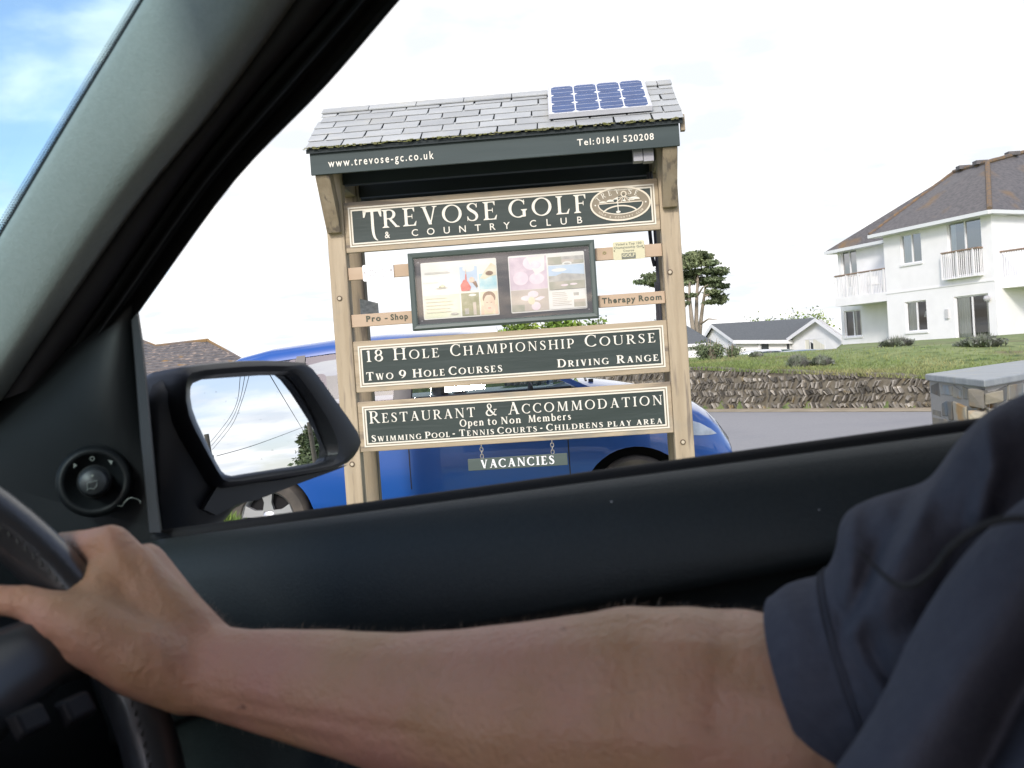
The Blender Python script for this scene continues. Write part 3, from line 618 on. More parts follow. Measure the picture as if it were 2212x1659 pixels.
# a lamp on the sill of the lower window
lw = h1[2]; mb = MB(); lc = F1.P(lerp(lw[0], lw[1], .78), lw[2]+.25, -.32); mb.lathe([(.02, 0), (.02, .35), (.16, .36), (.09, .62)], lc, (0, 0, 1), 10); mb.build('table_lamp', M_curt, apt)
mb = MB()
wb_ = F1.uv(2047-8, 640); mb.prism([F1.P(0.02, 3.30, .0), F1.P(len1, 3.30, 0), F1.P(len1, 3.36, 0), F1.P(.02, 3.36, 0)], F1.n*.03); mb.build('string_course', M_white, apt)
def balcony(F, u0, u1, zb, zt, dep, name='balcony', slab=.30, bars=True):
    mb = MB()
    if slab: mb.hexa([F.P(u0, zb-slab, .003), F.P(u1, zb-slab, .003), F.P(u1, zb-slab, dep), F.P(u0, zb-slab, dep), F.P(u0, zb, .003), F.P(u1, zb, .003), F.P(u1, zb, dep), F.P(u0, zb, dep)])
    else: mb.hexa([F.P(u0, zb-.04, .003), F.P(u1, zb-.04, .003), F.P(u1, zb-.04, dep), F.P(u0, zb-.04, dep), F.P(u0, zb, .003), F.P(u1, zb, .003), F.P(u1, zb, dep), F.P(u0, zb, dep)])
    b_ = mb.build(name, M_white, apt); mb = MB(); n = int((u1-u0)/.11)
    for k in range(n+1):
        u = lerp(u0+.03, u1-.03, k/n); r_ = .03 if k % 8 == 0 else .014; mb.hexa([F.P(u-r_, zb+.002, dep-.06), F.P(u+r_, zb+.002, dep-.06), F.P(u+r_, zb+.002, dep-.06+2*r_), F.P(u-r_, zb+.002, dep-.06+2*r_), F.P(u-r_, zt-.002, dep-.06), F.P(u+r_, zt-.002, dep-.06), F.P(u+r_, zt-.002, dep-.06+2*r_), F.P(u-r_, zt-.002, dep-.06+2*r_)])
    nd = max(1, int(dep/.11))
    for u in (u0+.03, u1-.03):
        for k in range(nd):
            dd = lerp(.03, dep-.1, k/nd); mb.hexa([F.P(u-.014, zb+.002, dd), F.P(u+.014, zb+.002, dd), F.P(u+.014, zb+.002, dd+.028), F.P(u-.014, zb+.002, dd+.028), F.P(u-.014, zt-.002, dd), F.P(u+.014, zt-.002, dd), F.P(u+.014, zt-.002, dd+.028), F.P(u-.014, zt-.002, dd+.028)])
    put(mb.build('balusters', M_frame), b_); mb = MB()
    for (p, q_) in (((u0, dep), (u1, dep)), ((u0, 0), (u0, dep)), ((u1, 0), (u1, dep))):
        mb.tube([F.P(p[0], zt, p[1]-.04), F.P(q_[0], zt, q_[1]-.04)], .04, 6)
    put(mb.build('handrail', M_rail), b_); return b_
jr = F1.rect(2043, 541, 2124, 598); balcony(F1, jr[0], jr[1], jr[2], jr[3], .28, 'juliet_balcony', slab=0)
zb = FW.uv(1850, 628)[1]; balcony(FW, F1.uv(1800, 600)[0], -.02, 3.42, 4.5, 1.58, slab=.42)
balcony(F2, .45, 6.5, 3.40, 4.45, 1.3, slab=.42)
# garden chair on the balcony
mb = MB(); o_ = FW.P(-1.6, 3.43, .9)
for dx in (-.25, .25):
    for dy in (-.25, .25): mb.box((o_.x+dx-.02, o_.y+dy-.02, 3.43), (o_.x+dx+.02, o_.y+dy+.02, 3.85))
mb.box((o_.x-.28, o_.y-.28, 3.85), (o_.x+.28, o_.y+.28, 3.89)); mb.box((o_.x-.28, o_.y+.24, 3.89), (o_.x+.28, o_.y+.28, 4.3))
tag(mb.build('garden_chair', M_frame), 'white garden chair standing on the left balcony of the apartment house', 'chair')
# wall light and meter box
mb = MB(); u, z = F1.uv(2150, 643); mb.lathe([(.02, 0), (.12, .05), (.12, .18), (.03, .24)], F1.P(u-.3, z, .02), F1.n, 10, True); mb.build('wall_light', mat('wall_lamp_grey', (.45, .45, .46), .4), apt)
mb = MB(); u, z = F1.uv(2047, 678); mb.hexa([F1.P(u-.08, z-.2, .003), F1.P(u+.1, z-.2, .003), F1.P(u+.1, z-.2, .08), F1.P(u-.08, z-.2, .08), F1.P(u-.08, z+.2, .003), F1.P(u+.1, z+.2, .003), F1.P(u+.1, z+.2, .08), F1.P(u-.08, z+.2, .08)]); mb.build('meter_box', mat('meter_grey', (.55, .55, .55), .5), apt)
# roof
oh = .42; zev = 6.1
E1 = F1.P(-oh, zev, oh); E2 = B - inn*oh*.9 + mdir*oh*.75; E2.z = zev; E3 = F2.P(10, zev, oh)
R1 = at(2060, 373, 47); R2 = at(2133, 352, 44); R3 = at(2300, 306, 49)
WE0 = FW.P(wl-oh, zev-.12, oh); WE1 = FW.P(.2, zev-.12, oh)
mb = MB()
WB0 = WE0+inn*7.5; BK = R1+inn*5; BK.z = zev
mb.poly([E1, E2, R2, R1]); mb.poly([E2, E3, R3, R2]); mb.poly([WE0, WE1, R1]); mb.poly([WE1, E1, R1]); mb.poly([WB0, WE0, R1]); E4 = E3+Vector((-3, 10, 0)); mb.poly([WB0, R1, R2, R3, E4]); mb.poly([E3, E4, R3])
rf = mb.build('roof', M_roof, apt)
mb = MB()
for p, qq in ((E1, E2), (E2, E3), (WE0, WE1)):
    dz = Vector((0, 0, -.16)); dn = (qq-p).cross(Vector((0, 0, 1))).normalized()*.10
    if dn.y > 0: dn = -dn
    mb.hexa([p+dz, qq+dz, qq+dz+dn, p+dz+dn, p+Vector((0, 0, -.01)), qq+Vector((0, 0, -.01)), qq+dn+Vector((0, 0, -.01)), p+dn+Vector((0, 0, -.01))])
put(mb.build('gutter', M_gutter), rf)
mb = MB(); mb.poly([E1+Vector((0, 0, -.17)), E2+Vector((0, 0, -.17)), (B.x+inn.x, B.y+inn.y, zev-.17), (A.x+inn.x, A.y+inn.y, zev-.17)]); mb.poly([E2+Vector((0, 0, -.17)), E3+Vector((0, 0, -.17)), F2.P(10, zev-.17, -.5), (B.x+inn.x, B.y+inn.y, zev-.17)]); mb.poly([WE0+Vector((0, 0, -.17)), WE1+Vector((0, 0, -.17)), FW.P(.2, zev-.29, -.5), FW.P(wl-oh, zev-.29, -.5)])
put(mb.build('soffit', M_gutter), rf)
mb = MB()
for p, qq, r_ in ((E2, R2, .11), (E1, R1, .07), (R1, R2, .10), (R2, R3, .10)): 
    n = 14; mb.tube([p.lerp(qq, k/n)+Vector((0, 0, .03+.012*(k % 2))) for k in range(n+1)], r_, 7)
put(mb.build('ridge_tiles', M_lich), rf)
for k in range(3): mb = MB(); p = R1.lerp(R2, .3+.5*k) if k < 2 else R2.lerp(R3, .3); mb.box((p.x-.26, p.y-.2, p.z+.02), (p.x+.26, p.y+.2, p.z+.19)); put(mb.build('ridge_vent', M_roof), rf)
# ---------------- bungalows
bun = wroot('bungalow', 'white single-storey bungalow with grey pitched roof and two gables beyond the bank', 'bungalow', (15, 70, -.95))
zg = -.95; D0 = 74
g1p = at(1544.6, 701, 72); g1l = at(1521, 731, 74); g1r = at(1589, 740.5, 69); ze1 = (g1l.z+g1r.z)/2
g2p = at(1771, 688.5, 66); g2l = at(1707, 733, 69.5); g2r = at(1820, 712, 64)
ze2 = g2l.z; g2r.z = ze2+.0
rid = at(1764, 688, 74)
mb = MB()
def wq(p, q_, z1): mb.poly([(p.x, p.y, zg), (q_.x, q_.y, zg), (q_.x, q_.y, z1 if not isinstance(z1, tuple) else z1[1]), (p.x, p.y, z1 if not isinstance(z1, tuple) else z1[0])])
mb.poly([(g1l.x, g1l.y, zg), (g1r.x, g1r.y, zg), (g1r.x, g1r.y, ze1), (g1p.x, g1p.y, g1p.z), (g1l.x, g1l.y, ze1)])
wq(g1r, g2l, (ze1, ze2))
mb.poly([(g2l.x, g2l.y, zg), (g2r.x, g2r.y, zg), (g2r.x, g2r.y, ze2), (g2p.x, g2p.y, g2p.z), (g2l.x, g2l.y, ze2)])
bkv = Vector((2.2, 10, 0)); far = g2r+bkv; wq(g2r, far, ze2); g1b = g1l+Vector((.4, 5, 0)); wq(g1l, g1b, ze1)
mb.build('wall', M_white, bun)
mb = MB(); ov = .35
d12 = (g2l-g1r); d12.z = 0; d12.normalize(); nn = Vector((d12.y, -d12.x, 0)); nn = nn if nn.y < 0 else -nn
def V3(p, z, o=Vector((0, 0, 0))): return Vector((p.x, p.y, z))+o
ea = V3(g1r, ze1-.05, nn*ov-d12*.3); eb = V3(g2l, ze2-.05, nn*ov); rp = V3(g1p, g1p.z+.06, -d12*.3); rq = V3(rid, rid.z+.06)
mb.poly([ea, eb, rq, rp]); el = V3(g1l, ze1-.05, -d12*.3-nn*ov); mb.poly([rp, rq, V3(rid, ze1, Vector((1, 5, 0))), el])
gn = Vector(((g2r-g2l).y, -(g2r-g2l).x, 0)).normalized(); gn = gn if gn.y < 0 else -gn
pk = V3(g2p, g2p.z+.08, gn*.35); pkb = pk+bkv*1.1; lf = V3(g2l, ze2-.05, gn*.35-(g2r-g2l).normalized()*.3); lfb = lf+bkv*1.1; rg = V3(g2r, ze2-.05, gn*.35+(g2r-g2l).normalized()*.3); rgb = rg+bkv*1.1
mb.poly([lf, pk, pkb, lfb]); mb.poly([pk, rg, rgb, pkb])
brf = mb.build('roof', M_rgrey, bun)
mb = MB()
for p, q_ in ((lf, pk), (pk, rg), (el, rp), (rp, ea), (ea, eb)):
    dz = Vector((0, 0, -.26)); o_ = (gn if p in (lf, pk) else nn)*.04
    mb.hexa([p+dz, q_+dz, q_+dz+o_, p+dz+o_, p+Vector((0, 0, -.01)), q_+Vector((0, 0, -.01)), q_+o_+Vector((0, 0, -.01)), p+o_+Vector((0, 0, -.01))])
put(mb.build('bargeboard', M_frame), brf)
FB = Face(g1r, d12); FG = Face(g2l, (g2r-g2l))
for F in (FB, FG):
    if F.n.y > 0: F.n = -F.n
def flatwin(F, pxl, pyt, pxr, pyb, name, curt=(), split=0):
    r_ = F.rect(pxl, pyt, pxr, pyb); mb = MB(); a, b, c, d = r_; mb.poly([F.P(a, c, .03), F.P(b, c, .03), F.P(b, d, .03), F.P(a, d, .03)]); w_ = mb.build(name, mat('dark_glass', (.03, .035, .04), .08), bun)
    mb = MB(); t = .06
    for (u0, u1, z0, z1) in ((a, a+t, c, d), (b-t, b, c, d), (a+t, b-t, c, c+t), (a+t, b-t, d-t, d))+(((lerp(a, b, split)-t/2, lerp(a, b, split)+t/2, c+t, d-t),) if split else ()):
        mb.hexa([F.P(u0, z0, .004), F.P(u1, z0, .004), F.P(u1, z0, .07), F.P(u0, z0, .07), F.P(u0, z1, .004), F.P(u1, z1, .004), F.P(u1, z1, .07), F.P(u0, z1, .07)])
    put(mb.build('frame', M_frame), w_)
    if curt:
        mb = MB()
        for p, q_ in curt: mb.poly([F.P(lerp(a, b, p), c+.02, .045), F.P(lerp(a, b, q_), c+.02, .045), F.P(lerp(a, b, q_), d-.02, .045), F.P(lerp(a, b, p), d-.02, .045)])
        put(mb.build('blind', M_curt), w_)
flatwin(FB, 1642, 740, 1662, 764, 'window'); flatwin(FB, 1697, 736, 1707, 768, 'front_door')
flatwin(FG, 1740, 731, 1784, 768, 'wide_window', ((0, .22), (.42, 1)), .27)
mb = MB(); p = FB.uv(1638, 738); mb.tube([FB.P(p[0], zg, .1), FB.P(p[0], ze1-.25, .1)], .06, 6); mb.build('downpipe', M_frame, bun)
# second bungalow, mostly behind the right sign post
b2 = wroot('bungalow', 'white bungalow with hipped grey roof half hidden by the right sign post', 'bungalow', (10, 64, -.95))
e0, e1 = at(1380, 752, 63), at(1523, 741, 62); zz0 = e1.z; e0.z = zz0; zg2 = -.95; r0 = at(1400, 690, 67); r1 = at(1478, 700, 66)
ddir = (e1-e0).normalized(); ninn = Vector((-ddir.y, ddir.x, 0)); bq = e1+ninn*8
mb = MB(); mb.poly([(e0.x, e0.y, zg2), (e1.x, e1.y, zg2), (e1.x, e1.y, zz0), (e0.x, e0.y, zz0)]); mb.poly([(e1.x, e1.y, zg2), (bq.x, bq.y, zg2), (bq.x, bq.y, zz0), (e1.x, e1.y, zz0)]); mb.build('wall', M_white, b2)
mb = MB(); a = e0-ninn*.35; b = e1-ninn*.35+ddir*.35; c_ = bq+ddir*.35; r0.z = r1.z; mb.poly([a, b, r1, r0]); mb.poly([b, c_, r1]); mb.poly([c_, e0+ninn*8, r0, r1]); mb.poly([a, r0, e0+ninn*8]); rr_ = mb.build('roof', M_rgrey, b2)
mb = MB(); dz = Vector((0, 0, -.18)); mb.hexa([a+dz, b+dz, b+dz-ninn*.08, a+dz-ninn*.08, a, b, b-ninn*.08, a-ninn*.08]); put(mb.build('gutter', M_frame), rr_)
# ---------------- slate-roofed building behind the door mirror
M_old = mat('old_slate', (.17, .15, .14), .85, col2=(.085, .083, .087), scale=5, stretch=(1, 1, 1.6), detail=3, bump=.5, bscale=12, extra=[((.30, .24, .20), 4.5, (1, 1, 2), .56, .66), ((.27, .16, .05), 2.0, (1, 1, 1), .64, .76)])
ob = wroot('slate_building', 'old building with mottled brown slate roof behind the door mirror', 'house', (-12, 34, -.9))
ra, rb = at(338, 744, 38), at(449, 739, 36); rb.z = ra.z = (ra.z+rb.z)/2
ea_, eb_ = at(250, 842, 31), at(600, 818, 33); eb_.z = ea_.z
rl = at(230, 706, 44)
dd = (eb_-ea_); dd.z = 0; dd.normalize(); bi = Vector((-dd.y, dd.x, 0))
mb = MB(); NK = 16
def rowed(a0, a1, b0, b1):     # lay the slope as overlapping courses
    for k in range(NK):
        t0, t1 = k/NK, (k+1)/NK; up_ = Vector((0, 0, .03)); mb.poly([a0.lerp(b0, t0)+up_, a1.lerp(b1, t0)+up_, a1.lerp(b1, t1), a0.lerp(b0, t1)])
        mb.poly([a0.lerp(b0, t0)+up_, a1.lerp(b1, t0)+up_, a1.lerp(b1, t0), a0.lerp(b0, t0)])
rowed(ea_, eb_, ra, rb)
hb = eb_+bi*9; mb.poly([eb_, hb, rb]); ha = ea_+bi*9-dd*4; mb.poly([ha, hb, rb, ra]); el_ = ea_-dd*6; el_.z = ea_.z
rowed(el_, ea_, rl, ra); mb.poly([rl, ra, ha])
orf = mb.build('roof', M_old, ob)
mb = MB(); mb.tube([ra+Vector((0, 0, .0)), rb+Vector((0, 0, .0))], .07, 6); mb.tube([rb, eb_], .05, 6); mb.tube([rl, ra], .05, 6); put(mb.build('ridge_tiles', mat('old_ridge', (.15, .13, .12), .9, col2=(.24, .15, .06), scale=.8), None), orf)
mb = MB(); zw = ea_.z-.03; zgo = -1.2
for p, q_ in ((el_, eb_), (eb_, hb)): p2, q2 = p+bi*.4, q_+bi*.4-dd*.3; mb.poly([(p2.x, p2.y, zgo), (q2.x, q2.y, zgo), (q2.x, q2.y, zw), (p2.x, p2.y, zw)])
mb.build('wall', M_white, ob)
# ================================================================== THE NOTICE BOARD (own frame: x right, y away, z up)
SM = T(0, 6, 0) @ Matrix.Rotation(R_(-3.6), 4, 'Z')
sg = root('notice_board', 'tall timber golf club entrance sign with slate roof, green boards and poster case', 'sign', SM)
WOOD = ((.355, .285, .19), (.455, .375, .26))
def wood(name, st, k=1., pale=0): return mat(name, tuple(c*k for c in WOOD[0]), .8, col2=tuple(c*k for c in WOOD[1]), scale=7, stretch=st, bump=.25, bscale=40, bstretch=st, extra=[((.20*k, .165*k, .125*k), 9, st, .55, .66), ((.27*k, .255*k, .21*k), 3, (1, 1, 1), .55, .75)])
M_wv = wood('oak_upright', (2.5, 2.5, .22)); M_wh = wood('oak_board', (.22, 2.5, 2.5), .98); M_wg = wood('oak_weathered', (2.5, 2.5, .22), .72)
M_rail_ = mat('oak_rail_planed', (.45, .335, .225), .7, col2=(.50, .38, .265), scale=6, stretch=(.3, 2, 2))
M_green = mat('green_painted_board', (.017, .031, .026), .6, col2=(.030, .046, .041), scale=6, stretch=(.18, 2, 2.2), bump=.12, bscale=30, bstretch=(.2, 2, 2), extra=[((.055, .072, .066), 11, (.12, 2, 2.6), .60, .78)])
M_fas = mat('green_fascia', (.024, .041, .040), .65, col2=(.040, .060, .059), scale=5, stretch=(.18, 2, 2.2), extra=[((.070, .092, .090), 9, (.10, 2, 2.6), .60, .8)])
M_let = mat('cream_lettering', (.76, .73, .63), .6)
M_lined = mat('cream_line', (.72, .68, .57), .6)
M_tan = mat('crest_tan', (.235, .20, .14), .7, col2=(.28, .24, .175), scale=12)
M_bolt = mat('bolt_timber_plug', (.52, .45, .33), .7); M_hole = mat('bolt_recess', (.12, .09, .06), .9)
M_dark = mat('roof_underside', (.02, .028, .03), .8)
# ---- posts
def post(u0, u1, y0, y1, z1, m=M_wv):
    mb = MB(); mb.box((u0, y0, -.25), (u1, y1, z1)); return mb.build('post', m, sg, bevel=.008)
pfl = post(-1.062, -.955, 0, .10, 2.62); pfr = post(.950, 1.064, 0, .10, 2.62)
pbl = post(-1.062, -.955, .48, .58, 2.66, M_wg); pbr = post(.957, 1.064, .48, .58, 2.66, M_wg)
for p_, (u, v) in ((pfl, (-1.012, 1.808)), (pfl, (-1.008, .796)), (pfr, (.985, 1.821)), (pfr, (.997, .805))):
    mb = MB(); mb.lathe([(.0, -.002), (.0165, -.002), (.0165, .004), (.010, .004), (.0, .0045)], (u, -.003, v), (0, 1, 0), 18); b_ = mb.build('bolt', [M_hole], p_)
    mb = MB(); mb.lathe([(.0, 0), (.010, 0), (.010, .005)], (u, -.0075, v), (0, 1, 0), 16); put(mb.build('plug', M_bolt), p_)
# side ties between front and back posts, and an off-cut left on the left one
for u0, u1 in ((-1.05, -.968), (.962, 1.05)):
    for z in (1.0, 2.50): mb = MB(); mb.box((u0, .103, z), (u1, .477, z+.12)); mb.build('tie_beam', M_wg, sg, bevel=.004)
mb = MB(); mb.hexa([(-.953, .30, 1.675), (-.87, .44, 1.655), (-.87, .478, 1.655), (-.953, .478, 1.675), (-.953, .30, 1.82), (-.87, .44, 1.795), (-.87, .478, 1.795), (-.953, .478, 1.82)]); mb.build('timber_block', mat('grey_end_grain', (.62, .62, .60), .9, col2=(.42, .43, .42), scale=30, stretch=(1, 1, 2), bump=.3), sg)
# ---- brackets under the overhang
for u0, u1 in ((-1.05, -.965), (.965, 1.05)):
    mb = MB(); P = [(u0, -.003, 2.20), (u0, -.045, 2.20), (u0, -.235, 2.50), (u0, -.235, 2.56), (u0, -.165, 2.56), (u0, -.003, 2.32)]
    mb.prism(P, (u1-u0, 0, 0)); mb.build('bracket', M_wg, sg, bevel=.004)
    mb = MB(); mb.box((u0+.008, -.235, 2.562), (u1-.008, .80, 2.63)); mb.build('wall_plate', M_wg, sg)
# ---- roof
YE, ZEV, ZR, YR = -.275, 2.655, 3.005, .29; UE = 1.095
slope = math.hypot(YR-YE, ZR-ZEV); sv = Vector((0, (YR-YE)/slope, (ZR-ZEV)/slope)); snv = Vector((0, -sv.z, sv.y))
M_slate = mat('roof_slate', (.345, .36, .36), .6, col2=(.41, .425, .415), scale=4, stretch=(1, 3, 3), isl=.12, bump=.25, bscale=35, extra=[((.42, .42, .38), 6, (1, 1, 1), .58, .75)])
mb = MB(); rs = random.Random(4); rows = 6; rh = slope/rows
for k in range(rows):
    a = k*rh; off = rs.uniform(-.02, .02) + (.113 if k % 2 else 0); u = -UE-off
    while u < UE-.002:
        wdt = .222+rs.uniform(-.012, .012); x0, x1 = max(-UE, u)+.0022, min(UE, u+wdt)-.0022; u += wdt
        if x1-x0 < .03: continue
        e0_ = Vector((0, YE, ZEV))+sv*(a-.012+rs.uniform(-.004, .004)); e1_ = Vector((0, YE, ZEV))+sv*(a+rh+.03); l0, l1 = snv*(.020+rs.uniform(0, .003)), snv*(.004+rs.uniform(0, .0015)); th = snv*.009; ch = rs.uniform(0, .006); sk = sv*rs.uniform(-.003, .003)
        l0 = snv*(.013+rs.uniform(0, .002)); th = snv*.006; lo = [e0_+l0+Vector((x0+ch, 0, 0)), e0_+l0+sk+Vector((x1-ch, 0, 0)), e1_+l1+Vector((x1, 0, 0)), e1_+l1+Vector((x0, 0, 0))]
        mb.hexa(lo+[p+th for p in lo])
for k in range(rows):   # far slope
    a = k*rh; s2_ = Vector((0, -sv.y, sv.z)); n2_ = Vector((0, sv.z, sv.y)); p0 = Vector((0, 2*YR-YE, ZEV)); u = -UE-(.11 if k % 2 else 0)
    while u < UE-.002:
        x0, x1 = max(-UE, u)+.002, min(UE, u+.222)-.002; u += .222
        if x1-x0 < .03: continue
        lo = [p0+s2_*(a-.01)+n2_*.02+Vector((x0, 0, 0)), p0+s2_*(a-.01)+n2_*.02+Vector((x1, 0, 0)), p0+s2_*(a+rh+.03)+n2_*.004+Vector((x1, 0, 0)), p0+s2_*(a+rh+.03)+n2_*.004+Vector((x0, 0, 0))]
        mb.hexa(lo+[p+n2_*.009 for p in lo])
rf = mb.build('slate_roof', M_slate, sg, bevel=.0025)
mb = MB()
def rp(u, y, z): return (u, y, z)
t_ = .022
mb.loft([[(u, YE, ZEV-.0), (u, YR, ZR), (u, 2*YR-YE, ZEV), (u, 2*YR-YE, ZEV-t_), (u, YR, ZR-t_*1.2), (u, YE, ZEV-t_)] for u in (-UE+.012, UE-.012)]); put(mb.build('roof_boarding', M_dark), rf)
mb = MB(); u = -UE
while u < UE-.01:
    l = min(.30, UE-u)
    for sgn in (-1, 1):
        d_ = Vector((0, sgn*sv.y, -sv.z)); nn_ = Vector((0, sgn*sv.z, sv.y)); o_ = Vector((0, YR, ZR))+nn_*.020; lo = [o_+Vector((u+.002, 0, 0)), o_+Vector((u+l-.002, 0, 0)), o_+d_*.075+Vector((u+l-.002, 0, 0)), o_+d_*.075+Vector((u+.002, 0, 0))]
        mb.hexa(lo+[p+nn_*(.010+.001*(sgn+1)) for p in lo])
    u += l
put(mb.build('ridge_slates', M_slate, bevel=.002), rf)
M_moss = mat('moss', (.17, .18, .06), .95, col2=(.24, .23, .12), scale=14, bump=.6)
mb = MB(); rs = random.Random(6)
for k in range(300):
    u = rs.uniform(-UE, UE); s_ = rs.uniform(.002, .0045); p = Vector((u, YE, ZEV))+sv*(-.016)+snv*rs.uniform(.008, .022); mb.box((p.x-s_*2, p.y-s_*.6, p.z-s_*.5), (p.x+s_*2, p.y+s_*.6, p.z+s_*.5))
moss = mb.build('eaves_moss', M_moss); put(moss, rf); stuff(moss)
# barge end
mb = MB(); mb.box((UE-.02, YE+.03, 2.60), (UE+.004, YE+.075, 2.69)); mb.build('barge_end', M_wg, sg)
# ---- fascia with the web address and telephone number
mb = MB(); mb.box((-1.068, -.258, 2.512), (1.062, -.238, 2.648)); fas = mb.build('fascia', M_fas, sg, bevel=.002)
mb = MB(); sans_text(mb, 'www.trevose-gc.co.uk', -.962, -.345, 2.550, .045, -.258, spacing=1.35, fat=.012); sans_text(mb, 'Tel:', .482, .578, 2.557, .037, -.258, spacing=1.2, fat=.012); sans_text(mb, '01841', .592, .716, 2.557, .037, -.258, spacing=1.2, fat=.012); sans_text(mb, '520208', .745, .917, 2.557, .037, -.258, spacing=1.2, fat=.012); put(mb.build('lettering', M_let), fas)
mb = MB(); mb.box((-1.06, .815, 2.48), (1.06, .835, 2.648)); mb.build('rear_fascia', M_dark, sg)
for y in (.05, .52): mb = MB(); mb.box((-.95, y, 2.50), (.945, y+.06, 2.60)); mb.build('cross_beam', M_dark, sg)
M_pap = mat('white_plastic', (.30, .30, .32), .5)
for a_, b_, c_ in ((.80, .853, 2.455), (.857, .915, 2.45)): mb = MB(); mb.box((a_, -.20, c_), (b_, -.12, 2.53)); mb.build('control_box', M_pap, sg)
mb = MB(); mb.tube([(.935, .43, 2.5), (.915, .43, 2.2), (.925, .43, 1.95), (.935, .44, 1.90)], .012, 6); mb.tube([(.95, .43, 2.5), (.95, .43, 1.4)], .010, 6); mb.tube([(.942, .455, 1.8), (.938, .455, 1.45)], .014, 6); mb.build('power_cable', mat('black_cable', (.02, .02, .03), .5), sg)
# ---- boards
def board(v0, v1, in0, in1, name='sign_board', uin=.925):
    mb = MB(); mb.box((-.9535, .012, v0), (.9485, .052, v1)); b = mb.build(name, M_wh, sg, bevel=.004); y = .012
    mb = MB(); mb.box((-uin+.001, y-.0015, in0+.001), (uin-.001, y+.01, in1-.001)); put(mb.build('green_field', M_green), b)
    mb = MB()
    for k, (o_, w_) in enumerate(((0, .0085), (.0155, .0085))):
        a0, a1, c0, c1 = -uin+o_, uin-o_, in0+o_, in1-o_; d = .0045
        mb.box((a0, y-d, c0), (a1, y-.0018, c0+w_)); mb.box((a0, y-d, c1-w_), (a1, y-.0018, c1)); mb.box((a0, y-d, c0+w_), (a0+w_, y-.0018, c1-w_)); mb.box((a1-w_, y-d, c0+w_), (a1, y-.0018, c1-w_))
    mb.cur = 1
    for o_, w_ in ((.0086, .0068),):
        a0, a1, c0, c1 = -uin+o_, uin-o_, in0+o_, in1-o_; d = .003
        mb.box((a0, y-d, c0), (a1, y-.0018, c0+w_)); mb.box((a0, y-d, c1-w_), (a1, y-.0018, c1)); mb.box((a0, y-d, c0+w_), (a0+w_, y-.0018, c1-w_)); mb.box((a1-w_, y-d, c0+w_), (a1, y-.0018, c1-w_))
    put(mb.build('border_lines', [M_lined, M_tan]), b); return b
YF = .0105
b1 = board(2.080, 2.385, 2.112, 2.353)
mb = MB()
# the big swash T
for kind, P in [('p', [(-.835, .335), (-.835, .29), (-.826, .29), (-.815, .322)]), ('p', [(-.722, .335), (-.722, .29), (-.731, .29), (-.742, .322)]), ('p', [(-.836, .322), (-.721, .322), (-.721, .3335), (-.836, .3335)])]:
    mb.prism([(x, YF-.004, y+1.995) for x, y in P][::-1], (0, .0035, 0))
for qd in strip(catmull([(-.779, 2.325, .017), (-.779, 2.27, .017), (-.779, 2.21, .017), (-.775, 2.175, .015), (-.765, 2.152, .010), (-.752, 2.142, .003)]))[0][1]:
    Q = [(q[0], YF-.0043, q[1]) for q in qd]; mb.poly(Q)
    for a, b in ((0, 3), (1, 2)): mb.poly([Q[a], Q[b], (Q[b][0], YF, Q[b][2]), (Q[a][0], YF, Q[a][2])])
serif_text(mb, 'REVOSE', -.722, -.018, 2.214, .109, YF); serif_text(mb, 'GOLF', .048, .522, 2.214, .109, YF)
sans_text(mb, '&', -.710, -.678, 2.152, .040, YF, fat=.012); sans_text(mb, 'COUNTRY', -.545, .052, 2.152, .041, YF, spacing=2.6, fat=.004); sans_text(mb, 'CLUB', .172, .486, 2.152, .041, YF, spacing=2.8, fat=.004)
put(mb.build('lettering', M_let), b1)
# oval crest: tan ring, sun rays, clouds, sea, green with flag
CU, CV, CRX, CRY = .720, 2.250, .176, .098
def ell(rx, ry, n=48, cu=CU, cv=CV, a0=0, a1=360): return [(cu+rx*math.cos(R_(a0+(a1-a0)*k/n)), cv+ry*math.sin(R_(a0+(a1-a0)*k/n))) for k in range(n+(a1-a0 < 360))]
def disc(mb, P, d): mb.prism([(x, YF-d, y) for x, y in P][::-1], (0, d-.0003, 0))
def band(mb, P, w, d, closed=False):
    Q = [(p[0], p[1], w) for p in P]+([(P[0][0], P[0][1], w)] if closed else [])
    for qd in strip(Q)[0][1]: mb.poly([(q[0], YF-d, q[1]) for q in qd])
mb = MB(); disc(mb, ell(CRX-.002, CRY-.002), .003); cr = mb.build('crest', M_tan, b1)
M_crl = mat('crest_cream', (.72, .65, .52), .6)
mb = MB(); band(mb, ell(CRX, CRY), .010, .0052, True)
seay = CV+.006
band(mb, [(CU-.128, seay), (CU+.126, seay)], .005, .0054)
low = ell(.132, .062, 30, CU, CV, 177, 363); band(mb, low, .006, .0056)
hill = ell(.105, .050, 24, CU-.005, CV-.062, 18, 162); band(mb, hill, .008, .0058)
so = (CU+.022, CV+.056); band(mb, ell(.015, .015, 20, *so), .006, .006, True)
for ex_, ey_ in ((-.105, .014), (-.048, .008), (-.018, .008), (.006, .008), (.036, .010), (.058, .022)): band(mb, [(so[0]+(ex_)*.16, so[1]-.016), (CU+.022+ex_, CV+ey_)], .0035, .0050)
put(mb.build('crest_lines', M_crl), cr)
mb = MB()
for P in ([(CU-.126, seay-.003)]+[(x, y) for x, y in low]+[(CU+.124, seay-.003)], ): disc(mb, [p for p in P][::1], .0036)
for P in ([so, (CU-.083, CV+.012), (CU-.026, CV+.012)], [so, (CU+.004, CV+.012), (CU+.028, CV+.012)], [so, (CU+.058, CV+.014), (CU+.08, CV+.024)]): disc(mb, P, .0037)
put(mb.build('crest_green', M_green), cr)
mb = MB(); mbw = mb
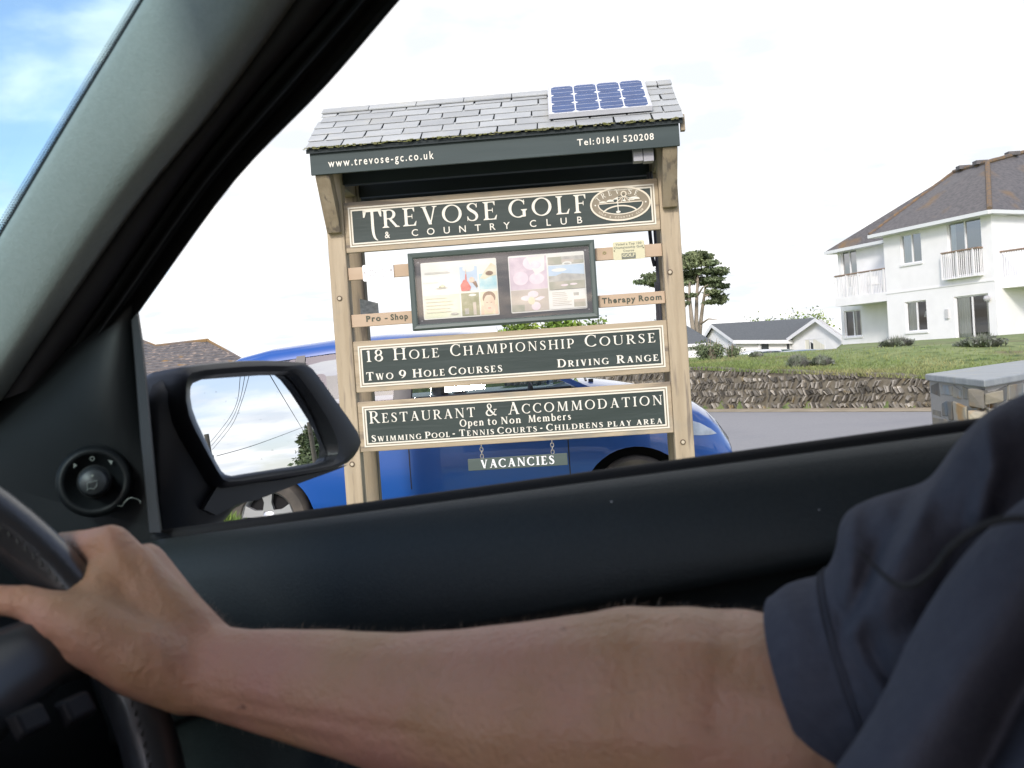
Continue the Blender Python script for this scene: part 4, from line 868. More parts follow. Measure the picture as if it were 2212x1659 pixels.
for (x, y, rx, ry) in ((-.105, .012, .022, .009), (-.060, .015, .022, .013), (.022, .013, .010, .010), (.082, .020, .034, .016), (.064, .016, .02, .010)): disc(mb, ell(rx, ry, 16, CU+x, CV+y, 0, 180), .0060)
disc(mb, [(CU-.017, CV+.040), (CU-.017, CV+.026), (CU-.046, CV+.028)], .0064); band(mb, [(CU-.016, CV+.042), (CU-.016, CV-.045)], .0045, .0068); disc(mb, ell(.014, .007, 14, CU-.016, CV-.048), .0066)
for x in (-.150, .150): disc(mb, ell(.005, .005, 8, CU+x, CV), .005)
for k, ch in enumerate('TREVSE'):
    a = R_((152, 132, 113, 96, 66, 48)[k]); px_, pz_ = CU+.146*math.cos(a), CV+.070*math.sin(a); tx, tz = math.sin(a)*.146, -math.cos(a)*.070; l = math.hypot(tx, tz); tx, tz = tx/l, tz/l
    m2 = MB(); serif_text(m2, ch, -.012, .012, -.012, .030, 0, depth=.0045)
    i = mb.pts([(px_+p[0]*tx-p[2]*tz, YF+p[1]-.0005, pz_+p[0]*tz+p[2]*tx) for p in m2.v])
    for f in m2.f: mb.face(*[i+q for q in f])
put(mb.build('crest_lettering', M_let), cr)
mb = MB(); txt = 'GOLF & COUNTRY CLUB'
for k, ch in enumerate(txt):
    if ch == ' ': continue
    a = R_(212+116*k/(len(txt)-1)); px_, pz_ = CU+.150*math.cos(a), CV+.080*math.sin(a); tx, tz = -math.sin(a)*.150, math.cos(a)*.080; l = math.hypot(tx, tz); tx, tz = tx/l, tz/l
    sans_on(mb, ch, (px_-.006*-tz, YF-.0042, pz_-.006*tx), (tx, 0, tz), (-tz, 0, tx), .0085, .011)
put(mb.build('crest_motto', M_crl), cr)
b2_ = board(1.228, 1.540, 1.259, 1.510); mb = MB()
serif_text(mb, '18', -.882, -.772, 1.411, .0715, YF); serif_text(mb, 'Hole', -.713, -.428, 1.411, .0715, YF); serif_text(mb, 'Championship', -.362, .388, 1.411, .0715, YF); serif_text(mb, 'Course', .452, .876, 1.411, .0715, YF)
serif_text(mb, 'Two', -.886, -.718, 1.298, .050, YF, bold=True); serif_text(mb, '9', -.682, -.640, 1.298, .050, YF, bold=True); serif_text(mb, 'Hole', -.600, -.402, 1.298, .050, YF, bold=True); serif_text(mb, 'Courses', -.378, -.052, 1.298, .050, YF, bold=True)
serif_text(mb, 'Driving', .280, .590, 1.300, .048, YF, bold=True); serif_text(mb, 'Range', .636, .886, 1.300, .048, YF, bold=True)
put(mb.build('lettering', M_let), b2_)
b3 = board(.864, 1.170, .893, 1.142); mb = MB()
serif_text(mb, 'Restaurant', -.886, -.234, 1.036, .074, YF); serif_text(mb, '&', -.176, -.092, 1.036, .074, YF); serif_text(mb, 'Accommodation', -.038, .893, 1.036, .074, YF)
serif_text(mb, 'Open', -.334, -.186, .981, .043, YF, lower=True, bold=True); serif_text(mb, 'to', -.164, -.108, .981, .043, YF, lower=True, bold=True); serif_text(mb, 'Non', -.084, .040, .981, .043, YF, lower=True, bold=True); serif_text(mb, 'Members', .082, .342, .981, .043, YF, lower=True, bold=True)
serif_text(mb, 'Swimming', -.880, -.572, .9235, .040, YF, bold=True); serif_text(mb, 'Pool', -.550, -.398, .9235, .040, YF, bold=True); serif_text(mb, '.', -.386, -.362, .9235, .040, YF, bold=True); serif_text(mb, 'Tennis', -.342, -.128, .9235, .040, YF, bold=True); serif_text(mb, 'Courts', -.108, .132, .9235, .040, YF, bold=True); serif_text(mb, '.', .146, .170, .9235, .040, YF, bold=True); serif_text(mb, 'Childrens', .188, .530, .9235, .040, YF, bold=True); serif_text(mb, 'play', .556, .700, .9235, .044, YF, small=.70, bold=True); serif_text(mb, 'area', .728, .884, .9235, .044, YF, small=.70, bold=True)
put(mb.build('lettering', M_let), b3)
# ---- rails with the small signs
def rail(u0, u1, v0, v1): mb = MB(); mb.box((u0, .020, v0), (u1, .045, v1)); return mb.build('rail', M_rail_, sg, bevel=.003)
ra1 = rail(-.953, -.575, 1.914, 1.990); rb1 = rail(-.953, -.575, 1.627, 1.704); rc1 = rail(.55, .9485, 1.922, 1.998); rd1 = rail(.55, .9485, 1.640, 1.714)
M_dlet = mat('dark_green_lettering', (.07, .08, .055), .7)
mb = MB(); sans_text(mb, 'Pro', -.862, -.773, 1.657, .034, .020, spacing=1.25, fat=.03); sans_text(mb, '-', -.748, -.731, 1.657, .034, .020, fat=.02); sans_text(mb, 'Shop', -.712, -.606, 1.657, .034, .020, spacing=1.25, fat=.03); put(mb.build('lettering', M_dlet), rb1)
mb = MB(); sans_text(mb, 'Therapy', .572, .772, 1.664, .033, .020, spacing=1.25, fat=.03); sans_text(mb, 'Room', .792, .928, 1.664, .033, .020, spacing=1.25, fat=.03); put(mb.build('lettering', M_dlet), rd1)
def rrect(u0, u1, v0, v1, y0, y1, r=.01):
    P = []
    for cx, cy, a0 in ((u1-r, v1-r, 0), (u0+r, v1-r, 90), (u0+r, v0+r, 180), (u1-r, v0+r, 270)): P += [(cx+r*math.cos(R_(a0+30*k)), cy+r*math.sin(R_(a0+30*k))) for k in range(4)]
    return [(x, y0, y) for x, y in P][::-1], (0, y1-y0, 0)
M_plw = mat('white_plaque', (.82, .82, .83), .4); M_plc = mat('cream_plaque', (.58, .55, .36), .45); M_gl = mat('grey_print', (.42, .42, .43), .7); M_gl2 = mat('dark_print', (.16, .17, .14), .7)
mb = MB(); mb.prism(*rrect(-.862, -.672, 1.900, 2.000, .010, .0195)); p_ = mb.build('plaque', M_plw, ra1)
mb = MB(); sans_text(mb, 'Therapy N°1', -.81, -.728, 1.981, .011, .010, depth=.001, spacing=1.2)
sans_text(mb, 'PEUGEOT', -.818, -.685, 1.921, .022, .010, depth=.001, spacing=1.2, fat=-.005)
rs = random.Random(9)
for zrow, a, b in ((1.962, -.850, -.690), (1.948, -.835, -.71), (1.9145, -.735, -.69)):
    u = a
    while u < b: l = rs.uniform(.004, .012); mb.box((u, .0085, zrow), (u+l, .0088, zrow+.004)); u += l+rs.uniform(.003, .007)
put(mb.build('plaque_print', M_gl), ra1)
mb = MB(); mb.prism(*rrect(.657, .846, 1.916, 2.024, .010, .0195)); p_ = mb.build('plaque', M_plc, rc1)
mb = MB(); sans_text(mb, 'Voted a Top 100', .674, .829, 2.003, .013, .010, depth=.001, spacing=1.1, fat=.02); sans_text(mb, 'Championship Golf', .664, .838, 1.983, .013, .010, depth=.001, spacing=1.1, fat=.02); sans_text(mb, 'Course', .718, .782, 1.963, .012, .010, depth=.001, spacing=1.1, fat=.02); mb.box((.707, .0080, 1.920), (.790, .0092, 1.954)); put(mb.build('plaque_print', M_gl2), rc1)
mb = MB(); sans_text(mb, 'GOLF', .711, .786, 1.932, .018, .008, depth=.001, fat=.03); put(mb.build('plaque_badge', M_plc), rc1)
for u, v in ((-.848, 1.952), (-.687, 1.957), (.665, 1.972), (.838, 1.980)): mb = MB(); mb.lathe([(0, -.003), (.003, -.003), (.004, 0)], (u, .0096, v), (0, 1, 0), 8); put(mb.build('plaque_screw', M_hole), ra1 if u < 0 else rc1)
mb = MB(); mb.tube([(.606+.010*math.cos(k*.785), .017, 1.966+.007*math.sin(k*.785)) for k in range(8)], .002, 5, closed=True); mb.build('rail_knot', mat('knot_green', (.30, .30, .12), .8), sg)
# ---- poster case
M_case = mat('green_grey_case', (.068, .092, .081), .5, col2=(.085, .108, .098), scale=5); M_cin = mat('case_backing', (.045, .043, .050), .6)
mb = MB(); cu0, cu1, cv0, cv1 = -.573, .548, 1.579, 2.044; yf, fwid = -.045, .034
o4 = [(cu0, cv0), (cu1, cv0), (cu1, cv1), (cu0, cv1)]; i4 = [(cu0+fwid, cv0+fwid), (cu1-fwid, cv0+fwid), (cu1-fwid, cv1-fwid), (cu0+fwid, cv1-fwid)]
ms = [yf+.006, yf, yf+.012, -.005]
rings = [[(x, .045, z) for x, z in o4], [(x, yf+.008, z) for x, z in o4], [(lerp(x, p, .3), yf, lerp(z, q, .3)) for (x, z), (p, q) in zip(o4, i4)], [(lerp(x, p, .8), yf+.004, lerp(z, q, .8)) for (x, z), (p, q) in zip(o4, i4)], [(p, yf+.012, q) for p, q in i4], [(p, -.001, q) for p, q in i4]]
mb.loft(rings, True, False); mb.poly([(x, .045, z) for x, z in o4]); case = mb.build('display_case', M_case, sg)
mb = MB(); mb.poly([(p, -.002, q) for p, q in i4]); put(mb.build('backing', M_cin), case)
M_bd = [mat('poster_'+n, c, .35, col2=c2, scale=s_, lo=.35, hi=.65) for n, c, c2, s_ in (
 ('white', (.80, .79, .76), (.74, .74, .68), 8), ('pale_green', (.66, .70, .52), (.74, .75, .66), 7), ('blue', (.42, .56, .72), (.60, .68, .76), 8), ('turquoise', (.30, .58, .66), (.66, .74, .72), 16), ('olive', (.20, .22, .10), (.36, .36, .24), 22), ('gold', (.68, .60, .40), (.78, .74, .60), 14), ('red', (.62, .12, .10), (.66, .22, .16), 9), ('skin', (.70, .50, .37), (.78, .60, .48), 12), ('hair', (.28, .17, .10), (.20, .12, .07), 30), ('mauve', (.56, .46, .53), (.70, .60, .65), 12), ('pink', (.74, .62, .68), (.80, .72, .74), 20), ('moor', (.36, .36, .28), (.50, .46, .38), 14), ('grey', (.38, .37, .35), (.55, .53, .48), 20), ('taupe', (.50, .44, .38), (.58, .52, .46), 9))]
BI = {n: k for k, n in enumerate(('white', 'pale_green', 'blue', 'turquoise', 'olive', 'gold', 'red', 'skin', 'hair', 'mauve', 'pink', 'moor', 'grey', 'taupe'))}
def poster(u0, u1, v0, v1, items):
    mb = MB(); mb.cur = 0; P, off = rrect(u0, u1, v0, v1, -.006, -.003, .008); mb.prism(P, off)
    for k, (col_, shape, *a) in enumerate(items):
        mb.cur = BI[col_]; y = -.0063-.00022*k; W_, H_ = u1-u0, v1-v0
        if shape == 'r': x0, z0, x1, z1 = a; P = [(x0, z0), (x1, z0), (x1, z1), (x0, z1)]
        elif shape == 'e': cx, cz, rx, rz = a; P = [(cx+rx*math.cos(q*.3142), cz+rz*math.sin(q*.3142)) for q in range(20)]
        else: P = a[0]
        mb.poly([(u0+x*W_, y, v0+z*H_) for x, z in P])
    put(mb.build('poster', M_bd), case)
rs = random.Random(12)
def lines(col, x0, x1, zs, n): return [(col, 'r', x0, z, x1-rs.uniform(0, .12), z+.008) for z in zs]
poster(-.504, -.045, 1.640, 1.983, [('pale_green', 'r', .01, .02, .49, .42), ('white', 'r', .02, .44, .49, .70), ('blue', 'r', .51, .46, .74, .88), ('white', 'e', .63, .85, .08, .06), ('turquoise', 'r', .76, .46, .99, .74), ('gold', 'p', [(.77, .66), (.85, .80), (.93, .92), (.99, .86), (.99, .70), (.9, .68), (.84, .64)]), ('hair', 'e', .90, .74, .05, .04), ('olive', 'r', .51, .02, .745, .42), ('white', 'e', .66, .38, .05, .02), ('grey', 'r', .55, .05, .60, .15), ('taupe', 'r', .66, .03, .70, .25), ('gold', 'r', .76, .02, .99, .42), ('hair', 'e', .875, .31, .085, .115), ('skin', 'e', .875, .21, .075, .16), ('hair', 'p', [(.80, .30), (.83, .36), (.92, .36), (.95, .30), (.94, .38), (.875, .42), (.81, .38)]), ('hair', 'r', .835, .225, .86, .233), ('hair', 'r', .89, .225, .915, .233), ('red', 'r', .855, .125, .895, .137), ('skin', 'p', [(.76, .02), (.80, .02), (.81, .16), (.78, .20)]), ('skin', 'p', [(.99, .02), (.95, .02), (.94, .16), (.97, .20)]),
 ('red', 'p', [(.52, .46), (.51, .56), (.56, .66), (.61, .62), (.65, .52), (.63, .46)]), ('red', 'p', [(.575, .62), (.60, .62), (.598, .76), (.585, .76)]), ('skin', 'p', [(.586, .75), (.598, .75), (.594, .83), (.588, .83)]), ('skin', 'e', .665, .645, .035, .05), ('hair', 'p', [(.67, .60), (.72, .62), (.74, .53), (.72, .50), (.69, .56)]),
 ('olive', 'e', .27, .555, .045, .022), ('gold', 'e', .275, .575, .028, .022), ('grey', 'p', [(.18, .54), (.36, .545), (.30, .53), (.22, .525)]), ('grey', 'r', .02, .64, .22, .645), ('grey', 'e', .41, .075, .05, .02)]+lines('grey', .05, .44, (.80, .815), 2)+lines('taupe', .04, .40, (.36, .30, .24, .18, .12), 5))
poster(.027, .483, 1.642, 1.985, [('mauve', 'r', .01, .40, .50, .97), ('pink', 'e', .33, .86, .14, .13), ('pink', 'e', .15, .60, .10, .12), ('pink', 'e', .36, .58, .10, .10), ('white', 'p', [(.24, .96), (.48, .97), (.47, .72), (.35, .64)]), ('pink', 'e', .36, .82, .07, .07), ('taupe', 'r', .01, .02, .50, .395), ('moor', 'r', .01, .02, .18, .14), ('pink', 'e', .21, .25, .075, .045), ('pink', 'e', .33, .10, .06, .075), ('pink', 'p', [(.30, .22), (.40, .27), (.46, .25), (.38, .19)]), ('pink', 'e', .30, .31, .07, .06), ('gold', 'e', .275, .20, .045, .07), ('moor', 'r', .52, .80, .99, .93), ('grey', 'r', .70, .86, .99, .93), ('taupe', 'r', .70, .82, .86, .88), ('white', 'e', .77, .80, .065, .04), ('grey', 'e', .77, .80, .04, .015), ('blue', 'r', .52, .58, .99, .78), ('white', 'e', .66, .70, .10, .03), ('moor', 'r', .52, .36, .99, .60), ('grey', 'p', [(.52, .56), (.70, .64), (.99, .60), (.99, .50), (.52, .50)]), ('pink', 'e', .72, .43, .05, .018), ('pink', 'e', .84, .44, .05, .018), ('white', 'r', .52, .02, .99, .345), ('grey', 'r', .83, .235, .90, .29), ('moor', 'r', .83, .04, .98, .17), ('taupe', 'r', .83, .12, .98, .17)]+lines('taupe', .55, .82, (.30, .27, .24, .20, .17, .14, .11, .08), 8))
mb = MB(); mb.poly([(p, -.030, q) for p, q in [(a, b) for a, b in i4]]); put(mb.build('glazing', glassmat('case_glazing', (.97, .98, .98), .9, .02)), case)
for p, q in i4: mb = MB(); mb.lathe([(0, -.004), (.004, -.004), (.004, .001)], (p+(.022 if p < 0 else -.022), -.0035, q+(.022 if q < 1.8 else -.022)), (0, 1, 0), 8); put(mb.build('case_screw', M_pap), case)
# ---- solar panel on the roof
M_cell = mat('solar_cell', (.018, .052, .165), .35, col2=(.025, .068, .20), scale=9, coat=0, spec=.25); M_alu = mat('panel_frame_white', (.52, .53, .55), .35); M_bus = mat('panel_backsheet', (.72, .74, .78), .3)
org = Vector((0, YE, ZEV))+snv*.030; pu0, pu1, ps0, ps1 = .33, .925, .10, slope-.035
def sp(u, s, h): return Vector((u, 0, 0))+org+sv*s+snv*h
def sbox(mb, u0, u1, s0, s1, h0, h1): mb.hexa([sp(u0, s0, h0), sp(u1, s0, h0), sp(u1, s1, h0), sp(u0, s1, h0), sp(u0, s0, h1), sp(u1, s0, h1), sp(u1, s1, h1), sp(u0, s1, h1)])
mb = MB(); fb = .011
for (a, b, c, d) in ((pu0, pu1, ps0, ps0+fb), (pu0, pu1, ps1-fb, ps1), (pu0, pu0+fb, ps0+fb, ps1-fb), (pu1-fb, pu1, ps0+fb, ps1-fb)): sbox(mb, a, b, c, d, 0, .031)
so_ = mb.build('solar_panel', M_alu, sg, bevel=.002)
mb = MB(); sbox(mb, pu0+fb, pu1-fb, ps0+fb, ps1-fb, .012, .028); put(mb.build('backsheet', M_bus), so_)
mb = MB(); cu = (pu1-pu0-2*fb-.012)/4; cs = (ps1-ps0-2*fb-.012)/3; 
for i in range(4):
    for j in range(3):
        a, c = pu0+fb+.006+i*cu+.0035, ps0+fb+.006+j*cs+.0035; b, d = a+cu-.007, c+cs-.007; k = .018; k2 = .018
        P = [(a+k, c-.002), (b-k, c-.002), (b, c+k2), (b, d-k2), (b-k, d+.002), (a+k, d+.002), (a, d-k2), (a, c+k2)]
        mb.poly([sp(x, y, .0288) for x, y in P])
put(mb.build('cells', M_cell), so_)
mb = MB()
for i in range(4):
    for j in range(3):
        for f in (.28, .72): x = pu0+fb+.006+i*cu; y = ps0+fb+.006+(j+f)*cs; sbox(mb, x+.004, x+cu-.004, y, y+.0022, .0289, .0294)
put(mb.build('busbars', M_bus), so_)
# ---- hanging VACANCIES board (hangs free: a thing of its own)
vb = root('vacancies_sign', 'small green board reading VACANCIES hanging from the lowest sign board by two chains', 'sign', SM @ T(0, .03, .70))
mb = MB(); mb.box((-.302, -.010, .008), (.303, .010, .080)); mb.build('hanging_board', mat('vacancy_green', (.055, .08, .07), .6, col2=(.075, .10, .09), scale=5, stretch=(.2, 2, 2)), vb, bevel=.002)
mb = MB(); serif_text(mb, 'VACANCIES', -.226, .224, .020, .051, -.010, bold=True); mb.build('lettering', mat('white_lettering', (.84, .84, .83), .5), vb)
M_chain = mat('chain_steel', (.42, .40, .37), .4, .7)
for u in (-.214, .216):
    mb = MB()
    for zc, fl in ((.092, 0), (.112, 1), (.134, 0), (.155, 1)):
        mb.tube([(u+(.0095*math.cos(q*.5236) if not fl else 0), .0095*math.cos(q*.5236) if fl else 0, zc+.014*math.sin(q*.5236)) for q in range(12)], .003, 5, closed=True)
    mb.build('chain', M_chain, vb, smooth=True)
# ================================================================== PARKED CARS
def paint(name, c): return mat(name, c, .32, .0, coat=1.0, spec=.5)
M_tyre = mat('tyre_rubber', (.055, .05, .045), .85, col2=(.11, .095, .08), scale=7, bump=.2); M_alloy = mat('alloy_wheel', (.55, .56, .58), .35, .6); M_blk = mat('car_black_trim', (.018, .018, .022), .5); M_cglass = glassmat('car_side_glass', (.55, .62, .64), 1.3, .10); M_seat = mat('car_seat_cloth', (.13, .13, .14), .9, col2=(.09, .09, .10), scale=20); M_well = mat('wheel_arch_dark', (.008, .008, .009), .95); M_lens = glassmat('lamp_lens', (.85, .9, .95), 1.6, .25); M_grp = mat('pillar_grey', (.16, .15, .15), .6); M_liner = mat('car_headlining', (.55, .55, .53), .9)
BELT = 1.13
def zt(x):   # top of the lower body: belt then bonnet
    pts = [(-.46, 1.02), (-.40, BELT), (2.30, BELT+.03), (2.42, 1.155), (2.62, 1.12), (2.9, 1.055), (3.15, .965), (3.30, .90), (3.40, .82), (3.47, .72), (3.52, .64)]
    for (a, za), (b, zb_) in zip(pts, pts[1:]):
        if x <= b: return lerp(za, zb_, max(0, (x-a)/(b-a)))
    return pts[-1][1]
def ins(x): return (.30*((x-2.75)/.77)**2.2 if x > 2.75 else 0) + (.14*((-.05-x)/.4)**2 if x < -.05 else 0)
CW = 1.76
def roofz(x):
    pts = [(-.42, 1.45), (-.36, 1.50), (-.22, 1.55), (.05, 1.60), (.54, 1.635), (.95, 1.645), (1.5, 1.625), (1.8, 1.585)]
    for (a, za), (b, zb_) in zip(pts, pts[1:]):
        if x <= b: return lerp(za, zb_, max(0, (x-a)/(b-a)))
    return pts[-1][1]
def make_car(M0, label, pm, group=None, name='parked_car', drop=.0):
    car = root(name, label, 'car', M0, group)
    st = [-.46, -.44, -.40, -.30, -.15, 0, .25, .6, 1.0, 1.4, 1.8, 2.2, 2.36, 2.5, 2.7, 2.9, 3.05, 3.18, 3.28, 3.36, 3.42, 3.47, 3.50, 3.52]
    rings = []
    for x in st:
        z1, i_ = zt(x), ins(x); zl = .24 if x < 3.45 else .26; zs = [zl, lerp(zl, z1, .18), lerp(zl, z1, .42), lerp(zl, z1, .68), lerp(zl, z1, .86), z1-.02, z1]
        ys = [.07, .012, .0, .004, .022, .05, .085]; endk = 1 if -.4 < x < 3.44 else 1.4
        nr = [(x, i_+y*endk, z) for y, z in zip(ys, zs)]; crown = .035 if x > 2.35 else 0.
        nr += [(x, i_+.25, z1+.03*(x > 2.3)+.01), (x, CW/2, z1+.045*(x > 2.3)+.012)]
        fr = [(x, CW-y, z) for _, y, z in nr[:-1]][::-1]; rings.append(nr+fr)
    mb = MB(); mb.loft(rings, True, True); body = mb.build('body', pm, None)
    for cx, rr in ((0, .37), (2.79, .40)):
        m2 = MB(); m2.lathe([(0, -.05), (rr, -.05), (rr, .25), (0, .25)], (cx, 0, .30), (0, 1, 0), 40); m2.lathe([(0, 0), (rr, 0), (rr, .30), (0, .30)], (cx, CW-.25, .30), (0, 1, 0), 40); c_ = m2.build('cut', pm)
        bo = body.modifiers.new('b', 'BOOLEAN'); bo.operation = 'DIFFERENCE'; bo.object = c_; bo.solver = 'EXACT'; bo.use_self = True; baked(body); me_ = c_.data; bpy.data.objects.remove(c_); bpy.data.meshes.remove(me_)
    smooth_by(body, 32); put(body, car)
    for cx, rr in ((0, .372), (2.79, .402)):
        for y in (.03, CW-.24): mb = MB(); mb.lathe([(rr, 0), (rr, .21), (.0, .21)] if y < .5 else [(0, 0), (rr, 0), (rr, .21)], (cx, y, .30), (0, 1, 0), 30); mb.build('wheel_well', M_well, car)
    # roof and pillars
    xs_ = [-.42, -.36, -.22, .05, .54, .95, 1.5, 1.8]; rings = []
    for x in xs_:
        z = roofz(x); e = .10 if x < -.3 else 0
        nr = [(x, .165+e, z-.105), (x, .175+e, z-.06), (x, .215+e, z-.022), (x, .30+e, z+.0), (x, .55, z+.018), (x, CW/2, z+.024)]; up_ = nr+[(a, CW-y, c) for a, y, c in nr[:-1]][::-1]
        dn = [(a, CW/2+(y-CW/2)*.96, c-.035 if abs(y-CW/2) < .6 else c) for a, y, c in up_][::-1]; rings.append(up_+dn)
    mb = MB(); mb.loft(rings, True, True); mb.build('roof', pm, car, angle=40)
    mb = MB(); mb.loft([[(x, CW/2+s*.66, roofz(x)-.03) for s in (-1, -.5, 0, .5, 1)] for x in xs_], False, False); mb.build('headlining', M_liner, car)
    for side in (0, 1):
        Y = (lambda y: y) if not side else (lambda y: CW-y); o_ = (lambda y0: y0)
        def pil(x0, x1, xt0, xt1, m, nm, zb0=BELT, zb1=BELT, th=.05):
            z0, z1 = roofz(xt0)-.09, roofz(xt1)-.09; P = [(x0, Y(.055), zb0), (x1, Y(.055), zb1), (x1, Y(.055+th), zb1), (x0, Y(.055+th), zb0), (xt0, Y(.168), z0), (xt1, Y(.168), z1), (xt1, Y(.168+th), z1), (xt0, Y(.168+th), z0)]
            mb = MB(); mb.hexa(P); mb.build(nm, m, car)
        pil(-.42, -.30, -.40, -.30, pm, 'rear_pillar'); pil(.20, .31, .27, .34, M_grp, 'door_pillar'); pil(1.02, 1.16, 1.06, 1.17, M_grp, 'door_pillar'); pil(2.40, 2.50, 1.72, 1.80, pm, 'windscreen_pillar', 1.155, 1.15)
        for a, b, at_, bt in ((-.30, .20, -.30, .27), (.31, 1.02, .34, 1.06), (1.16, 2.40, 1.17, 1.72)):
            mb = MB(); mb.poly([(a, Y(.07), zt(a)-.01), (b, Y(.07), zt(b)-.01), (bt, Y(.18), roofz(bt)-.08), (at_, Y(.18), roofz(at_)-.08)])
            mb.build('side_window', M_cglass, car)
        mb = MB(); mb.tube([(-.38, Y(.052), BELT+.004), (1.0, Y(.048), BELT+.012), (2.36, Y(.048), BELT+.03)], .010, 5); mb.build('window_trim', M_blk, car)
        mb = MB()   # door mirror
        mb.loft([[(2.06+dx, Y(-.02-dy), 1.125+.055*s+.045*math.sin(q*.785)*s) if 0 else (2.07+dx+.02*math.cos(q*.785)*s, Y(.03-dy-.0), 1.16+.055*math.sin(q*.785)*s) for q in range(8)] for dx, dy, s in ((0, 0, .6), (0, .06, .9), (.0, .10, 1.1), (.01, .20, 1.1), (.02, .235, .7))]); mb.build('door_mirror', M_blk if not side else pm, car, angle=60)
        for xa in (.62, 1.83): mb = MB(); mb.tube([(xa-.09, Y(-.012), .93), (xa-.07, Y(-.03), .935), (xa+.07, Y(-.03), .935), (xa+.09, Y(-.012), .93)], .012, 6); mb.build('door_handle', pm, car)
        for x0, x1 in ((1.125, 1.133), (2.31, 2.318)):
            mb = MB()
            for za, zb_ in zip([.34, .5, .65, .8, .95], [.5, .65, .8, .95, 1.1]):
                f = lambda z: np.interp(z, [.24, .24+.18*.9, .24+.42*.9, .24+.68*.9, .24+.86*.9, 1.11], [.07, .012, 0, .004, .022, .05])
                mb.poly([(x0, Y(f(za)-.0025), za), (x1, Y(f(za)-.0025), za), (x1, Y(f(zb_)-.0025), zb_), (x0, Y(f(zb_)-.0025), zb_)])
            mb.build('door_gap', M_blk, car)
        # lamps
        mb = MB()
        def sf(x, z): z1 = float(np.interp(x, st, [zt(q) for q in st])); t = (z-.24)/(z1-.24); return float(np.interp(x, st, [ins(q) for q in st]))+float(np.interp(t, [0, .18, .42, .68, .86, 1], [.07, .012, 0, .004, .022, .085]))-.005
        top = [(3.08, .925), (3.18, .895), (3.28, .845), (3.36, .79), (3.41, .762)]; bot = [(3.10, .78), (3.18, .755), (3.28, .742), (3.36, .738), (3.415, .742)]
        def dense(P): return [tuple(np.interp(k/24*(len(P)-1), range(len(P)), [p[q] for p in P]) for q in (0, 1)) for k in range(25)]
        T5 = [[(lerp(a[0], b[0], v), lerp(a[1], b[1], v)) for v in (0, .25, .5, .75, 1)] for a, b in zip(dense(bot), dense(top))]
        for r_a, r_b in zip(T5, T5[1:]):
            for q in range(4): mb.poly([(p[0], Y(sf(*p)), p[1]) for p in (r_a[q], r_b[q], r_b[q+1], r_a[q+1])])
        mb.build('headlight', mat('headlight_cover', (.55, .60, .66), .12, .0, col2=(.30, .34, .40), scale=9, coat=1), car)
        mb = MB(); mb.box((-.44, Y(.10)-.04, .78), (-.395, Y(.10)+.04, 1.08)); mb.build('tail_light', mat('tail_red', (.35, .02, .02), .2), car)
    mb = MB(); mb.poly([(1.8, .20, 1.50), (1.8, CW-.20, 1.50), (2.46, CW-.10, 1.165), (2.46, .10, 1.165)]); mb.build('windscreen', M_cglass, car)
    mb = MB(); mb.poly([(-.41, .26, 1.42), (-.41, CW-.26, 1.42), (-.44, CW-.2, 1.08), (-.44, .2, 1.08)]); mb.build('rear_window', M_cglass, car)
    mb = MB(); mb.tube([(2.46, .35, 1.185), (2.44, .75, 1.20), (2.42, 1.15, 1.20)], .012, 5); mb.tube([(2.5, .30, 1.175), (2.5, .30, 1.205)], .02, 5); mb.build('wiper', M_blk, car)
    mb = MB(); mb.box((3.50, .55, .50), (3.535, CW-.55, .60)); mb.build('grille', M_blk, car)
    mb = MB(); mb.tube([(3.30, .13, .46), (3.46, .30, .46), (3.545, .60, .46), (3.545, CW-.60, .46), (3.46, CW-.30, .46)], .028, 6); mb.build('bumper_strip', M_blk, car)
    for x in (.55, 1.55):
        for y in (.45, 1.28):
            mb = MB(); mb.box((x, y-.24, .45), (x+.5, y+.24, .62)); mb.hexa([(x-.08, y-.23, .6), (x+.06, y-.23, .6), (x+.06, y+.23, .6), (x-.08, y+.23, .6), (x-.24, y-.2, 1.16), (x-.14, y-.2, 1.16), (x-.14, y+.2, 1.16), (x-.24, y+.2, 1.16)]); mb.box((x-.26, y-.12, 1.19), (x-.17, y+.12, 1.38)); mb.build('seat', M_seat, car, bevel=.03)
    mb = MB(); mb.tube([(2.0+.03*math.cos(q*.5236), 1.28+.18*math.sin(q*.5236), 1.02+.17*math.cos(q*.5236)) for q in range(12)], .014, 6, closed=True); mb.build('steering_wheel', M_blk, car)
    for cx in (0, 2.79):
        for y, sg_ in ((.02, 1), (CW-.02, -1)):
            mb = MB(); mb.lathe([(.20, .02), (.215, .0), (.29, .0), (.312, .03), (.316, .10), (.312, .17), (.29, .20), (.20, .19)], (cx, y, .312), (0, sg_, 0), 40); wh = mb.build('wheel', M_tyre, car, angle=40)
            mb = MB(); mb.lathe([(.205, .012), (.200, .02), (.19, .05), (.185, .12)], (cx, y, .312), (0, sg_, 0), 40)
            for k in range(5):
                a = k*1.2566+1.57; ca, sa = math.cos(a), math.sin(a); P = []
                for (r_, hw, dp) in ((.05, .045, .035), (.12, .028, .03), (.195, .045, .02)):
                    for s_ in (-1, 1): P.append((cx+r_*ca-s_*hw*sa, y+sg_*dp, .312+r_*sa+s_*hw*ca))
                i = mb.pts(P); mb.face(i, i+1, i+3, i+2); mb.face(i+2, i+3, i+5, i+4)
                P2 = [(p[0], p[1]+sg_*.04, p[2]) for p in P]; j = mb.pts(P2)
                for a_, b_ in ((0, 2), (2, 4), (1, 3), (3, 5)): mb.face(i+a_, i+b_, j+b_, j+a_)
            mb.lathe([(0, .028), (.04, .030), (.058, .040), (.06, .08)], (cx, y, .312), (0, sg_, 0), 24); put(mb.build('rim', M_alloy, angle=30), wh)
